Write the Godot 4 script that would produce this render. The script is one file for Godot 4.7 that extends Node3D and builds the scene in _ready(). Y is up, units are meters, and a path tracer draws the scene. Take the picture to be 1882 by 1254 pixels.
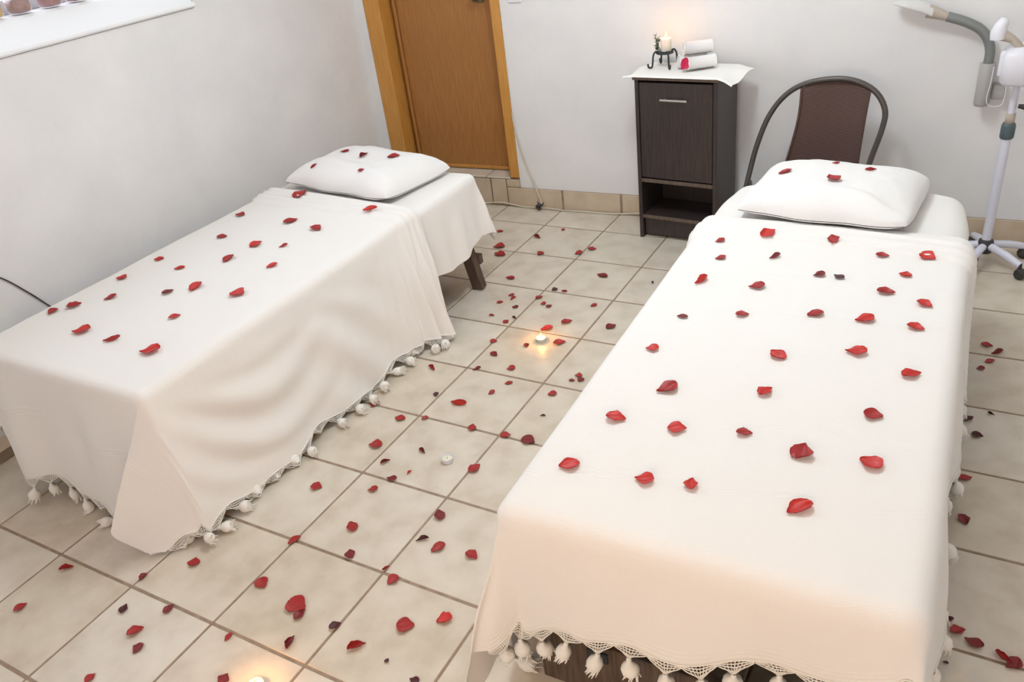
extends Node3D
# A massage room: two draped tables strewn with rose petals on a cream tiled floor, candles, a dark cabinet, a chair and a facial steamer.
# World grid: floor joints lie at multiples of TILE; y is up; metres.

const TILE := 0.33
const FRAME_W := 1882.0
const FRAME_H := 1254.0
const WALL_TURN := 0.035          # the rear wall is not quite square to the tiles
const WALL_ORIGIN := Vector3(0, 0, -2.213)

const PETALS_LEFT_BED := [
	[-0.887, -0.891, 0.0693, 1.44, 1, 1, "red oval rose petal, twenty-third counted from the foot of the left bed"],
	[-0.45, -0.814, 0.0577, 0.68, 1, 0, "bright red oval rose petal, twenty-second counted from the foot of the left bed"],
	[-0.738, -0.665, 0.0566, 0.94, 1, 1, "red oval rose petal, twentieth counted from the foot of the left bed"],
	[-0.574, -0.628, 0.0539, -0.19, 1, 1, "red oval rose petal, nineteenth counted from the foot of the left bed"],
	[-1.021, -0.668, 0.0426, 0.22, 0, 1, "red round cupped rose petal, twenty-first counted from the foot of the left bed"],
	[-0.92, -0.471, 0.0419, 0.46, 1, 1, "red oval rose petal, eighteenth counted from the foot of the left bed"],
	[-0.714, -0.446, 0.0494, 1.18, 0, 0, "bright red round cupped rose petal, sixteenth counted from the foot of the left bed"],
	[-0.59, -0.463, 0.0359, 1.18, 2, 1, "red narrow curled rose petal, seventeenth counted from the foot of the left bed"],
	[-0.726, -0.317, 0.0577, 1.71, 1, 1, "red oval rose petal, fifteenth counted from the foot of the left bed"],
	[-0.509, -0.316, 0.0414, 1.13, 1, 0, "bright red oval rose petal, fourteenth counted from the foot of the left bed"],
	[-1.009, -0.238, 0.0362, 0.68, 0, 0, "bright red round cupped rose petal, thirteenth counted from the foot of the left bed"],
	[-0.858, -0.204, 0.0391, 0.69, 1, 0, "bright red oval rose petal, twelfth counted from the foot of the left bed"],
	[-1.021, -0.078, 0.0395, 0.46, 0, 0, "bright red round cupped rose petal, ninth counted from the foot of the left bed"],
	[-0.666, -0.105, 0.0597, 1.83, 1, 0, "bright red oval rose petal, tenth counted from the foot of the left bed"],
	[-0.733, -0.044, 0.0396, 1.17, 1, 2, "dark red oval rose petal, eighth counted from the foot of the left bed"],
	[-0.469, -0.113, 0.0569, -0, 0, 0, "bright red round cupped rose petal, eleventh counted from the foot of the left bed"],
	[-0.92, 0.047, 0.0429, 1.17, 1, 1, "red oval rose petal, seventh counted from the foot of the left bed"],
	[-1.003, 0.131, 0.0518, 0.67, 3, 1, "red ragged-edged rose petal, fifth counted from the foot of the left bed"],
	[-1.035, 0.188, 0.0396, 1.65, 3, 1, "red ragged-edged rose petal, fourth counted from the foot of the left bed"],
	[-0.56, 0.078, 0.0377, 0.88, 1, 0, "bright red oval rose petal, sixth counted from the foot of the left bed"],
	[-0.806, 0.244, 0.0609, 0.58, 1, 0, "bright red oval rose petal, third counted from the foot of the left bed"],
	[-0.648, 0.25, 0.053, 0.76, 2, 1, "red narrow curled rose petal, second counted from the foot of the left bed"],
	[-0.46, 0.258, 0.0632, 0.57, 1, 0, "bright red oval rose petal, first counted from the foot of the left bed"],
]
const PETALS_LEFT_PILLOW := [
	[-0.846, -1.178, 0.0443, 0.17, 1, 1, "red oval rose petal, second from the left on the left pillow"],
	[-0.711, -1.142, 0.0546, 1.6, 2, 2, "dark red narrow curled rose petal, fourth from the left on the left pillow"],
	[-0.57, -1.164, 0.0535, 0.42, 0, 1, "red round cupped rose petal, fifth from the left on the left pillow"],
	[-0.619, -1.001, 0.0288, 0.45, 1, 1, "red oval rose petal, third from the left on the left pillow"],
	[-0.901, -1.027, 0.0349, 1.27, 2, 1, "red narrow curled rose petal, first from the left on the left pillow"],
]
const PETALS_RIGHT_BED := [
	[0.921, -0.848, 0.0332, 0.85, 1, 1, "red oval rose petal, thirty-first counted from the foot of the right bed"],
	[1.053, -0.915, 0.0516, 0.84, 3, 0, "bright red ragged-edged rose petal, thirty-fourth counted from the foot of the right bed"],
	[1.245, -0.917, 0.0422, -1.16, 3, 1, "red ragged-edged rose petal, thirty-fifth counted from the foot of the right bed"],
	[0.958, -0.728, 0.0341, 0.66, 1, 1, "red oval rose petal, twenty-eighth counted from the foot of the right bed"],
	[1.108, -0.775, 0.0427, 0.98, 2, 2, "dark red narrow curled rose petal, thirtieth counted from the foot of the right bed"],
	[1.393, -0.854, 0.0365, 0.06, 1, 1, "red oval rose petal, thirty-second counted from the foot of the right bed"],
	[1.509, -0.877, 0.0467, -0.56, 0, 0, "bright red round cupped rose petal, thirty-third counted from the foot of the right bed"],
	[1.466, -0.748, 0.0337, -0.15, 3, 0, "bright red ragged-edged rose petal, twenty-ninth counted from the foot of the right bed"],
	[0.949, -0.569, 0.0565, 1.21, 2, 0, "bright red narrow curled rose petal, twenty-second counted from the foot of the right bed"],
	[1.105, -0.578, 0.0451, 0.45, 1, 1, "red oval rose petal, twenty-third counted from the foot of the right bed"],
	[1.25, -0.692, 0.0349, 0.64, 1, 2, "dark red oval rose petal, twenty-sixth counted from the foot of the right bed"],
	[1.303, -0.693, 0.033, -0.49, 1, 3, "maroon oval rose petal, twenty-seventh counted from the foot of the right bed"],
	[1.432, -0.633, 0.0459, 0.07, 1, 1, "red oval rose petal, twenty-fifth counted from the foot of the right bed"],
	[1.529, -0.593, 0.0423, -0.49, 1, 0, "bright red oval rose petal, twenty-fourth counted from the foot of the right bed"],
	[0.965, -0.355, 0.0294, 0.14, 1, 2, "dark red oval rose petal, seventeenth counted from the foot of the right bed"],
	[1.111, -0.409, 0.0349, 0.3, 1, 1, "red oval rose petal, eighteenth counted from the foot of the right bed"],
	[1.285, -0.465, 0.0439, 0.63, 1, 1, "red oval rose petal, nineteenth counted from the foot of the right bed"],
	[1.403, -0.474, 0.0505, 0.64, 1, 0, "bright red oval rose petal, twenty-first counted from the foot of the right bed"],
	[1.522, -0.466, 0.0419, -0.25, 1, 0, "bright red oval rose petal, twentieth counted from the foot of the right bed"],
	[0.946, -0.177, 0.0339, 0.31, 0, 0, "bright red round cupped rose petal, thirteenth counted from the foot of the right bed"],
	[1.242, -0.242, 0.0459, -0.58, 0, 0, "bright red round cupped rose petal, fourteenth counted from the foot of the right bed"],
	[1.409, -0.314, 0.0494, 0.15, 1, 0, "bright red oval rose petal, sixteenth counted from the foot of the right bed"],
	[1.537, -0.249, 0.045, 0.59, 1, 0, "bright red oval rose petal, fifteenth counted from the foot of the right bed"],
	[1.04, -0.022, 0.0556, 0.9, 1, 1, "red oval rose petal, tenth counted from the foot of the right bed"],
	[1.254, -0.08, 0.0422, 1.09, 1, 0, "bright red oval rose petal, twelfth counted from the foot of the right bed"],
	[1.483, -0.069, 0.0395, 0.03, 0, 1, "red round cupped rose petal, eleventh counted from the foot of the right bed"],
	[0.973, 0.127, 0.0469, 0.07, 1, 0, "bright red oval rose petal, fifth counted from the foot of the right bed"],
	[1.112, 0.117, 0.0414, 0.2, 0, 0, "bright red round cupped rose petal, sixth counted from the foot of the right bed"],
	[1.25, 0.085, 0.0341, 0.22, 1, 1, "red oval rose petal, ninth counted from the foot of the right bed"],
	[1.369, 0.106, 0.0535, 1.34, 3, 1, "red ragged-edged rose petal, seventh counted from the foot of the right bed"],
	[1.502, 0.095, 0.0458, -0.37, 0, 0, "bright red round cupped rose petal, eighth counted from the foot of the right bed"],
	[0.944, 0.312, 0.0453, 0.64, 0, 0, "bright red round cupped rose petal, first counted from the foot of the right bed"],
	[1.106, 0.299, 0.0397, 0.1, 0, 0, "bright red round cupped rose petal, second counted from the foot of the right bed"],
	[1.199, 0.279, 0.0365, 1.76, 1, 0, "bright red oval rose petal, third counted from the foot of the right bed"],
	[1.404, 0.272, 0.056, 0.84, 1, 0, "bright red oval rose petal, fourth counted from the foot of the right bed"],
]
const PETALS_RIGHT_PILLOW := [
	[1.031, -1.219, 0.0452, 0.67, 1, 1, "red oval rose petal, first from the left on the right pillow"],
	[1.193, -1.177, 0.0575, -0.86, 1, 1, "red oval rose petal, second from the left on the right pillow"],
	[1.288, -1.286, 0.0349, 0.18, 2, 1, "red narrow curled rose petal, fourth from the left on the right pillow"],
	[1.173, -1.324, 0.0253, 0.17, 2, 1, "red narrow curled rose petal, third from the left on the right pillow"],
]
const PETALS_FLOOR := [
	[-0.524, -1.846, 0.0335, 0.45, 1, 1, "red oval rose petal on floor, twelfth nearest to the brown trestle leg"],
	[-0.296, -1.825, 0.0485, -0.37, 2, 2, "dark red narrow curled rose petal on floor, sixth nearest to the dark cabinet's front foot"],
	[-0.206, -1.944, 0.0235, 0.22, 0, 1, "red round cupped rose petal on floor, third nearest to the dark cabinet's front foot"],
	[-0.431, -1.67, 0.0591, 0.46, 3, 1, "red ragged-edged rose petal on floor, eleventh nearest to the brown trestle leg"],
	[-0.379, -1.599, 0.0636, -0.33, 3, 1, "red ragged-edged rose petal on floor, eighth nearest to the brown trestle leg"],
	[-0.19, -1.655, 0.0397, 1.33, 0, 1, "red round cupped rose petal on floor, tenth nearest to the brown trestle leg"],
	[-0.012, -1.707, 0.0424, 1.03, 1, 1, "red oval rose petal on floor, second nearest to the dark cabinet's front foot"],
	[0.035, -1.763, 0.0419, 0.25, 1, 1, "red oval rose petal on floor, nearest to the dark cabinet's front foot"],
	[0.196, -1.515, 0.0545, -0.23, 1, 2, "dark red oval rose petal on floor, fourth nearest to the dark cabinet's front foot"],
	[-0.206, -1.38, 0.0459, -0.07, 1, 1, "red oval rose petal on floor, nearest to the brown trestle leg"],
	[0.044, -1.335, 0.0294, 1.01, 0, 3, "maroon round cupped rose petal on floor, seventh nearest to the brown trestle leg"],
	[0.093, -1.333, 0.0302, -0.07, 2, 1, "red narrow curled rose petal on floor, ninth nearest to the brown trestle leg"],
	[-0.12, -1.234, 0.0281, 0.68, 1, 1, "red oval rose petal on floor, second nearest to the brown trestle leg"],
	[-0.095, -1.205, 0.0358, 1.28, 2, 1, "red narrow curled rose petal on floor, fourth nearest to the brown trestle leg"],
	[0.013, -1.247, 0.0346, 1, 1, 1, "red oval rose petal on floor, sixth nearest to the brown trestle leg"],
	[0.054, -1.203, 0.026, 0.64, 0, 1, "red round cupped rose petal on floor, eleventh nearest to the burning tealight"],
	[0.09, -1.188, 0.03, 0.98, 1, 2, "dark red oval rose petal on floor, ninth nearest to the burning tealight"],
	[-0.137, -1.161, 0.0289, 0.66, 1, 1, "red oval rose petal on floor, third nearest to the brown trestle leg"],
	[-0.05, -1.141, 0.027, 0.27, 0, 2, "dark red round cupped rose petal on floor, fifth nearest to the brown trestle leg"],
	[-0.111, -1.043, 0.025, 0.3, 2, 1, "red narrow curled rose petal on floor, third nearest to the left cover's bunched pompoms"],
	[-0.026, -1.016, 0.0283, 1.27, 0, 1, "red round cupped rose petal on floor, sixth nearest to the burning tealight"],
	[-0.008, -1.055, 0.0257, -0.26, 2, 3, "maroon narrow curled rose petal on floor, seventh nearest to the burning tealight"],
	[0.27, -1.252, 0.0314, 0.97, 1, 1, "red oval rose petal on floor, fifteenth nearest to the burning tealight"],
	[0.409, -1.109, 0.0447, 0.95, 0, 2, "dark red round cupped rose petal on floor, tenth nearest to the burning tealight"],
	[0.222, -1.088, 0.0463, 0.8, 1, 1, "red oval rose petal on floor, fourth nearest to the burning tealight"],
	[0.166, -1.015, 0.0523, 0.83, 1, 0, "bright red oval rose petal on floor, third nearest to the burning tealight"],
	[0.264, -0.931, 0.0491, 0.64, 1, 1, "red oval rose petal on floor, second nearest to the burning tealight"],
	[0.147, -0.872, 0.0296, -0.9, 1, 2, "dark red oval rose petal on floor, nearest to the burning tealight"],
	[0.003, -0.86, 0.0306, 0.31, 0, 1, "red round cupped rose petal on floor, nearest to the left cover's bunched pompoms"],
	[0.055, -0.774, 0.0373, -0.4, 1, 2, "dark red oval rose petal on floor, fifth nearest to the burning tealight"],
	[0.169, -0.705, 0.0341, 0.66, 0, 1, "red round cupped rose petal on floor, eighth nearest to the burning tealight"],
	[0.044, -0.659, 0.0358, 0.95, 2, 2, "dark red narrow curled rose petal on floor, fourth nearest to the left cover's bunched pompoms"],
	[0.433, -0.744, 0.0276, 0.35, 0, 1, "red round cupped rose petal on floor, twelfth nearest to the burning tealight"],
	[0.453, -0.72, 0.0298, 1.38, 0, 2, "dark red round cupped rose petal on floor, sixteenth nearest to the burning tealight"],
	[0.424, -0.707, 0.022, 0.34, 1, 2, "dark red oval rose petal on floor, fourteenth nearest to the burning tealight"],
	[0.435, -1.516, 0.0241, 1.65, 2, 3, "maroon narrow curled rose petal on floor, fifth nearest to the dark cabinet's front foot"],
	[-0.13, -0.605, 0.0423, -0.43, 2, 1, "red narrow curled rose petal on floor, second nearest to the left cover's bunched pompoms"],
	[-0.011, -0.46, 0.0251, 1.83, 3, 3, "maroon ragged-edged rose petal on floor, fifth nearest to the left cover's bunched pompoms"],
	[0.21, -0.614, 0.0312, 0.64, 1, 1, "red oval rose petal on floor, thirteenth nearest to the burning tealight"],
	[0.178, -0.54, 0.0299, 1.22, 1, 1, "red oval rose petal on floor, eighteenth nearest to the burning tealight"],
	[0.394, -0.605, 0.0327, 0.65, 0, 1, "red round cupped rose petal on floor, seventeenth nearest to the burning tealight"],
	[0.099, -0.44, 0.0628, 0.12, 2, 0, "bright red narrow curled rose petal on floor, twelfth nearest to the unlit tealight"],
	[0.421, -0.475, 0.0211, 0.35, 2, 3, "maroon narrow curled rose petal on floor, fourteenth nearest to the unlit tealight"],
	[-0.195, -0.329, 0.0382, 1.27, 1, 0, "bright red oval rose petal on floor, second nearest to the left hem's middle"],
	[-0.054, -0.288, 0.0394, 0.21, 0, 1, "red round cupped rose petal on floor, third nearest to the left hem's middle"],
	[0.033, -0.319, 0.0268, 0.95, 3, 1, "red ragged-edged rose petal on floor, tenth nearest to the unlit tealight"],
	[0.224, -0.332, 0.0399, 2.01, 1, 1, "red oval rose petal on floor, fourth nearest to the unlit tealight"],
	[0.352, -0.334, 0.0363, 0.48, 0, 1, "red round cupped rose petal on floor, seventh nearest to the unlit tealight"],
	[0.439, -0.335, 0.0525, -0.14, 0, 2, "dark red round cupped rose petal on floor, eleventh nearest to the unlit tealight"],
	[-0.045, -0.131, 0.047, 0.48, 0, 1, "red round cupped rose petal on floor, nearest to the left hem's middle"],
	[0.129, -0.161, 0.0345, -0.42, 2, 2, "dark red narrow curled rose petal on floor, second nearest to the unlit tealight"],
	[0.043, -0.068, 0.0349, 0.93, 2, 2, "dark red narrow curled rose petal on floor, sixth nearest to the unlit tealight"],
	[0.152, -0.052, 0.0221, 1.43, 2, 0, "bright red narrow curled rose petal on floor, third nearest to the unlit tealight"],
	[0.114, -0.008, 0.0353, 0.24, 1, 2, "dark red oval rose petal on floor, fifth nearest to the unlit tealight"],
	[0.087, 0.058, 0.0335, 0.63, 1, 1, "red oval rose petal on floor, eighth nearest to the unlit tealight"],
	[0.342, -0.147, 0.0472, 1.33, 1, 1, "red oval rose petal on floor, nearest to the unlit tealight"],
	[-0.096, 0.117, 0.0399, 0.13, 0, 1, "red round cupped rose petal on floor, fourth nearest to the left hem's middle"],
	[0.355, 0.078, 0.0459, -0.76, 1, 2, "dark red oval rose petal on floor, ninth nearest to the unlit tealight"],
	[0.132, 0.22, 0.0467, -0.56, 1, 1, "red oval rose petal on floor, fifteenth nearest to the unlit tealight"],
	[0.002, 0.333, 0.0419, 1.16, 1, 1, "red oval rose petal on floor, fifth nearest to the left cover's nearest lace"],
	[0.364, 0.184, 0.0383, 0.75, 2, 3, "maroon narrow curled rose petal on floor, thirteenth nearest to the unlit tealight"],
	[0.425, 0.193, 0.0461, 1.13, 1, 1, "red oval rose petal on floor, sixteenth nearest to the unlit tealight"],
	[0.532, 0.183, 0.0414, -0.2, 1, 1, "red oval rose petal on floor, fifth nearest to the right cover's near fringe"],
	[0.198, 0.313, 0.037, -0.79, 0, 2, "dark red round cupped rose petal on floor, tenth nearest to the photo's bottom tealight"],
	[0.329, 0.315, 0.0242, 1.13, 2, 1, "red narrow curled rose petal on floor, ninth nearest to the photo's bottom tealight"],
	[0.374, 0.344, 0.0363, 1.34, 0, 1, "red round cupped rose petal on floor, sixth nearest to the right cover's near fringe"],
	[0.032, 0.5, 0.0414, -0.47, 0, 1, "red round cupped rose petal on floor, eighth nearest to the photo's bottom tealight"],
	[-0.583, 0.498, 0.0441, 0.79, 1, 1, "red oval rose petal on floor, second nearest to the left cover's floor corner"],
	[-0.222, 0.523, 0.0396, 0.4, 3, 1, "red ragged-edged rose petal on floor, nearest to the left cover's nearest lace"],
	[-0.323, 0.623, 0.0298, 1.78, 3, 2, "dark red ragged-edged rose petal on floor, second nearest to the left cover's nearest lace"],
	[-0.582, 0.695, 0.0419, 0.77, 2, 1, "red narrow curled rose petal on floor, nearest to the left cover's floor corner"],
	[-0.574, 0.85, 0.0369, 1.28, 1, 1, "red oval rose petal on floor, fourth nearest to the left cover's floor corner"],
	[-0.275, 0.728, 0.034, 2.05, 1, 3, "maroon oval rose petal on floor, third nearest to the left cover's floor corner"],
	[-0.153, 0.676, 0.0343, 1.6, 1, 2, "dark red oval rose petal on floor, third nearest to the left cover's nearest lace"],
	[-0.176, 0.769, 0.0439, 1.02, 1, 1, "red oval rose petal on floor, fourth nearest to the left cover's nearest lace"],
	[-0.122, 0.804, 0.0347, 1.72, 3, 2, "dark red ragged-edged rose petal on floor, sixth nearest to the left cover's nearest lace"],
	[0.081, 0.677, 0.0271, 1.53, 1, 1, "red oval rose petal on floor, third nearest to the photo's bottom tealight"],
	[0.182, 0.521, 0.0595, -0.12, 0, 1, "red round cupped rose petal on floor, sixth nearest to the photo's bottom tealight"],
	[0.211, 0.543, 0.0386, 1.49, 1, 2, "dark red oval rose petal on floor, fourth nearest to the photo's bottom tealight"],
	[0.25, 0.623, 0.0439, 1.81, 2, 2, "dark red narrow curled rose petal on floor, second nearest to the photo's bottom tealight"],
	[0.326, 0.534, 0.0337, 0.98, 1, 3, "maroon oval rose petal on floor, fifth nearest to the photo's bottom tealight"],
	[0.498, 0.458, 0.0475, 0.4, 0, 1, "red round cupped rose petal on floor, fourth nearest to the right cover's near fringe"],
	[0.582, 0.402, 0.0428, 0.72, 3, 0, "bright red ragged-edged rose petal on floor, second nearest to the right cover's near fringe"],
	[0.42, 0.563, 0.0486, 0.85, 2, 1, "red narrow curled rose petal on floor, seventh nearest to the photo's bottom tealight"],
	[0.516, 0.565, 0.0139, 1.34, 3, 3, "maroon ragged-edged rose petal on floor, third nearest to the right cover's near fringe"],
	[0.613, 0.583, 0.0271, 0.08, 1, 3, "maroon oval rose petal on floor, nearest to the right cover's near fringe"],
	[-0.165, 0.92, 0.0293, 1.46, 0, 1, "red round cupped rose petal on floor, fifth nearest to the left cover's floor corner"],
	[0.167, 0.779, 0.0354, -0.03, 3, 2, "dark red ragged-edged rose petal on floor, nearest to the photo's bottom tealight"],
	[1.718, -1.379, 0.0376, -0.08, 1, 1, "red oval rose petal on floor, nearest to the steamer's castor"],
	[1.751, -1.341, 0.0478, 0.77, 2, 2, "dark red narrow curled rose petal on floor, second nearest to the steamer's castor"],
	[1.732, -1.275, 0.0356, 0.66, 1, 1, "red oval rose petal on floor, third nearest to the steamer's castor"],
	[1.707, -1.221, 0.0263, 0.32, 0, 2, "dark red round cupped rose petal on floor, fourth nearest to the steamer's castor"],
	[1.75, -0.964, 0.0245, -0.64, 2, 3, "maroon narrow curled rose petal on floor, fifth nearest to the steamer's castor"],
	[1.692, -0.913, 0.0354, 0.87, 1, 3, "maroon oval rose petal on floor, tenth nearest to the photo's lower right corner"],
	[1.719, -0.838, 0.0339, -0.31, 3, 3, "maroon ragged-edged rose petal on floor, ninth nearest to the photo's lower right corner"],
	[1.701, -0.62, 0.0391, 0.5, 1, 1, "red oval rose petal on floor, eighth nearest to the photo's lower right corner"],
	[1.708, -0.439, 0.0391, -1.13, 1, 2, "dark red oval rose petal on floor, seventh nearest to the photo's lower right corner"],
	[1.699, -0.076, 0.0326, 0.53, 2, 3, "maroon narrow curled rose petal on floor, sixth nearest to the photo's lower right corner"],
	[1.724, -0.051, 0.0355, 0.56, 1, 1, "red oval rose petal on floor, fifth nearest to the photo's lower right corner"],
	[1.758, -0.031, 0.0409, -0.26, 1, 2, "dark red oval rose petal on floor, third nearest to the photo's lower right corner"],
	[1.819, -0.014, 0.0439, -0.63, 2, 1, "red narrow curled rose petal on floor, second nearest to the photo's lower right corner"],
	[1.836, -0.003, 0.0422, 0.91, 1, 2, "dark red oval rose petal on floor, nearest to the photo's lower right corner"],
	[1.707, 0.049, 0.0115, -0.09, 1, 3, "maroon oval rose petal on floor, fourth nearest to the photo's lower right corner"],
]

var M := {}
var taken := {}
var noise := FastNoiseLite.new()

# ---------------------------------------------------------------- helpers
func numbered(n: String) -> String:
	if not taken.has(n):
		taken[n] = 0
		return n
	taken[n] += 1
	return "%s_%03d" % [n, taken[n]]

func tag(o: Node, label: String, category: String, group := "", kind := "") -> void:
	o.set_meta("label", label)
	o.set_meta("category", category)
	if group != "":
		o.set_meta("group", group)
	if kind != "":
		o.set_meta("kind", kind)

func thing(called: String, at: Vector3, turn := 0.0) -> Node3D:
	var o := Node3D.new()
	o.name = numbered(called)
	add_child(o)
	o.position = at
	o.rotation.y = turn
	return o

func mi(parent: Node, called: String, mesh: Mesh, mat: Material) -> MeshInstance3D:
	var o := MeshInstance3D.new()
	o.name = numbered(called) if parent == self else called
	o.mesh = mesh
	o.material_override = mat
	o.cast_shadow = GeometryInstance3D.SHADOW_CASTING_SETTING_ON
	parent.add_child(o, true)
	return o

func st_new(smooth := true) -> SurfaceTool:
	var st := SurfaceTool.new()
	st.begin(Mesh.PRIMITIVE_TRIANGLES)
	st.set_smooth_group(0 if smooth else -1)
	return st

func done(st: SurfaceTool) -> ArrayMesh:
	st.generate_normals()
	return st.commit()

func tri(st: SurfaceTool, a: Vector3, b: Vector3, c: Vector3) -> void:
	st.add_vertex(a); st.add_vertex(b); st.add_vertex(c)

func quad(st: SurfaceTool, a: Vector3, b: Vector3, c: Vector3, d: Vector3) -> void:
	tri(st, a, b, c); tri(st, a, c, d)

# chamfered box centred at c
func add_box(st: SurfaceTool, c: Vector3, s: Vector3, bev := 0.002, basis := Basis()) -> void:
	st.set_smooth_group(-1)
	var h := s * 0.5
	var b := minf(bev, minf(h.x, minf(h.y, h.z)) * 0.9)
	var X := {}
	for sx in [-1, 1]:
		for sy in [-1, 1]:
			for sz in [-1, 1]:
				var k := Vector3(sx, sy, sz)
				X[[k, 0]] = c + basis * Vector3(sx * h.x, sy * (h.y - b), sz * (h.z - b))
				X[[k, 1]] = c + basis * Vector3(sx * (h.x - b), sy * h.y, sz * (h.z - b))
				X[[k, 2]] = c + basis * Vector3(sx * (h.x - b), sy * (h.y - b), sz * h.z)
	var face := func(p: Array, out: Vector3) -> void:
		var n: Vector3 = (p[1] - p[0]).cross(p[2] - p[0])
		if n.dot(basis * out) > 0:
			p.reverse()
		for i in range(1, p.size() - 1):
			tri(st, p[0], p[i], p[i + 1])
	for ax in 3:
		var u := (ax + 1) % 3
		var v := (ax + 2) % 3
		for s1 in [-1, 1]:
			var q := []
			for uv in [[-1, -1], [1, -1], [1, 1], [-1, 1]]:
				var k := Vector3.ZERO
				k[ax] = s1; k[u] = uv[0]; k[v] = uv[1]
				q.append(X[[k, ax]])
			var o := Vector3.ZERO
			o[ax] = s1
			face.call(q, o)
		if bev > 0.0:
			for s1 in [-1, 1]:
				for s2 in [-1, 1]:
					var k0 := Vector3.ZERO
					k0[u] = s1; k0[v] = s2
					var ka := k0; ka[ax] = -1
					var kb := k0; kb[ax] = 1
					face.call([X[[ka, u]], X[[kb, u]], X[[kb, v]], X[[ka, v]]], k0)
	if bev > 0.0:
		for sx in [-1, 1]:
			for sy in [-1, 1]:
				for sz in [-1, 1]:
					var k := Vector3(sx, sy, sz)
					face.call([X[[k, 0]], X[[k, 1]], X[[k, 2]]], k)

func box(s: Vector3, c := Vector3.ZERO, bev := 0.002, basis := Basis()) -> ArrayMesh:
	var st := st_new(false)
	add_box(st, c, s, bev, basis)
	return done(st)

# square bar from a to b
func bar(a: Vector3, b: Vector3, w: float, d: float, bev := 0.002) -> ArrayMesh:
	var y := (b - a).normalized()
	var x := Vector3.RIGHT if absf(y.x) < 0.9 else Vector3.UP
	var z := x.cross(y).normalized()
	x = y.cross(z).normalized()
	return box(Vector3(w, a.distance_to(b), d), (a + b) * 0.5, bev, Basis(x, y, z))

func add_tube(st: SurfaceTool, pts: Array, rad, seg := 8, cap := true) -> void:
	st.set_smooth_group(0)
	var n := pts.size()
	var up := Vector3.UP
	var rings := []
	var prev := Vector3.ZERO
	for i in n:
		var t: Vector3 = (pts[mini(i + 1, n - 1)] - pts[maxi(i - 1, 0)]).normalized()
		var x: Vector3
		if i == 0:
			x = up.cross(t)
			if x.length() < 0.1:
				x = Vector3.RIGHT.cross(t)
		else:
			x = prev - t * prev.dot(t)
		x = x.normalized()
		prev = x
		var y := t.cross(x).normalized()
		var r: float = rad if rad is float else rad[i]
		var ring := []
		for k in seg:
			var a := TAU * k / seg
			ring.append(pts[i] + (x * cos(a) + y * sin(a)) * r)
		rings.append(ring)
	for i in n - 1:
		for k in seg:
			var k2 := (k + 1) % seg
			quad(st, rings[i][k], rings[i + 1][k], rings[i + 1][k2], rings[i][k2])
	if cap:
		st.set_smooth_group(-1)
		for k in seg:
			tri(st, pts[0], rings[0][k], rings[0][(k + 1) % seg])
			tri(st, pts[n - 1], rings[n - 1][(k + 1) % seg], rings[n - 1][k])
		st.set_smooth_group(0)

func tube(pts: Array, rad, seg := 8) -> ArrayMesh:
	var st := st_new()
	add_tube(st, pts, rad, seg)
	return done(st)

# profile of Vector2(radius, height), turned about y; power 2 is round, more is squarish
func add_lathe(st: SurfaceTool, prof: Array, seg := 24, at := Vector3.ZERO, basis := Basis(), power := 2.0) -> void:
	st.set_smooth_group(0)
	var P := []
	var rising := 0.0
	for i in prof.size() - 1:
		rising += (prof[i + 1].y - prof[i].y) * (prof[i].x + prof[i + 1].x)
	rising *= basis.determinant()
	for p in prof:
		var ring := []
		for k in seg:
			var a := TAU * k / seg
			var ca := cos(a)
			var sa := sin(a)
			var q := pow(pow(absf(ca), power) + pow(absf(sa), power), -1.0 / power)
			ring.append(at + basis * Vector3(ca * q * p.x, p.y, sa * q * p.x))
		P.append(ring)
	for i in P.size() - 1:
		for k in seg:
			var k2 := (k + 1) % seg
			if rising > 0.0:
				quad(st, P[i][k], P[i][k2], P[i + 1][k2], P[i + 1][k])
			else:
				quad(st, P[i][k], P[i + 1][k], P[i + 1][k2], P[i][k2])

func lathe(prof: Array, seg := 24, power := 2.0) -> ArrayMesh:
	var st := st_new()
	add_lathe(st, prof, seg, Vector3.ZERO, Basis(), power)
	return done(st)

func add_grid(st: SurfaceTool, rows: Array, uvs = null) -> void:
	st.set_smooth_group(0)
	for i in rows.size() - 1:
		for j in rows[i].size() - 1:
			for c in [[0, 0], [0, 1], [1, 1], [0, 0], [1, 1], [1, 0]]:
				if uvs != null:
					st.set_uv(uvs[i + c[0]][j + c[1]])
				st.add_vertex(rows[i + c[0]][j + c[1]])

func grid(rows: Array, uvs = null, tangents := false) -> ArrayMesh:
	var st := st_new()
	add_grid(st, rows, uvs)
	st.index()
	st.generate_normals()
	if tangents:
		st.generate_tangents()
	return st.commit()

func smooth(pts: Array, per := 6) -> Array:
	var c := Curve3D.new()
	for i in pts.size():
		var t: Vector3 = (pts[mini(i + 1, pts.size() - 1)] - pts[maxi(i - 1, 0)]) / 6.0
		c.add_point(pts[i], -t, t)
	var out := []
	for i in pts.size() - 1:
		for k in per:
			out.append(c.sample(i, float(k) / per))
	out.append(pts[-1])
	return out

# a point on the rear wall: along it, up, and out into the room
func on_wall(x: float, y: float, out := 0.0) -> Vector3:
	return WALL_ORIGIN + Basis(Vector3.UP, WALL_TURN) * Vector3(x, y, out)

# ---------------------------------------------------------------- materials
func col(r: float, g: float, b: float) -> Color:
	return Color(r / 255.0, g / 255.0, b / 255.0)

func mat(c: Color, rough := 0.8, metal := 0.0) -> StandardMaterial3D:
	var m := StandardMaterial3D.new()
	m.albedo_color = c
	m.roughness = rough
	m.metallic = metal
	return m

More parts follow.
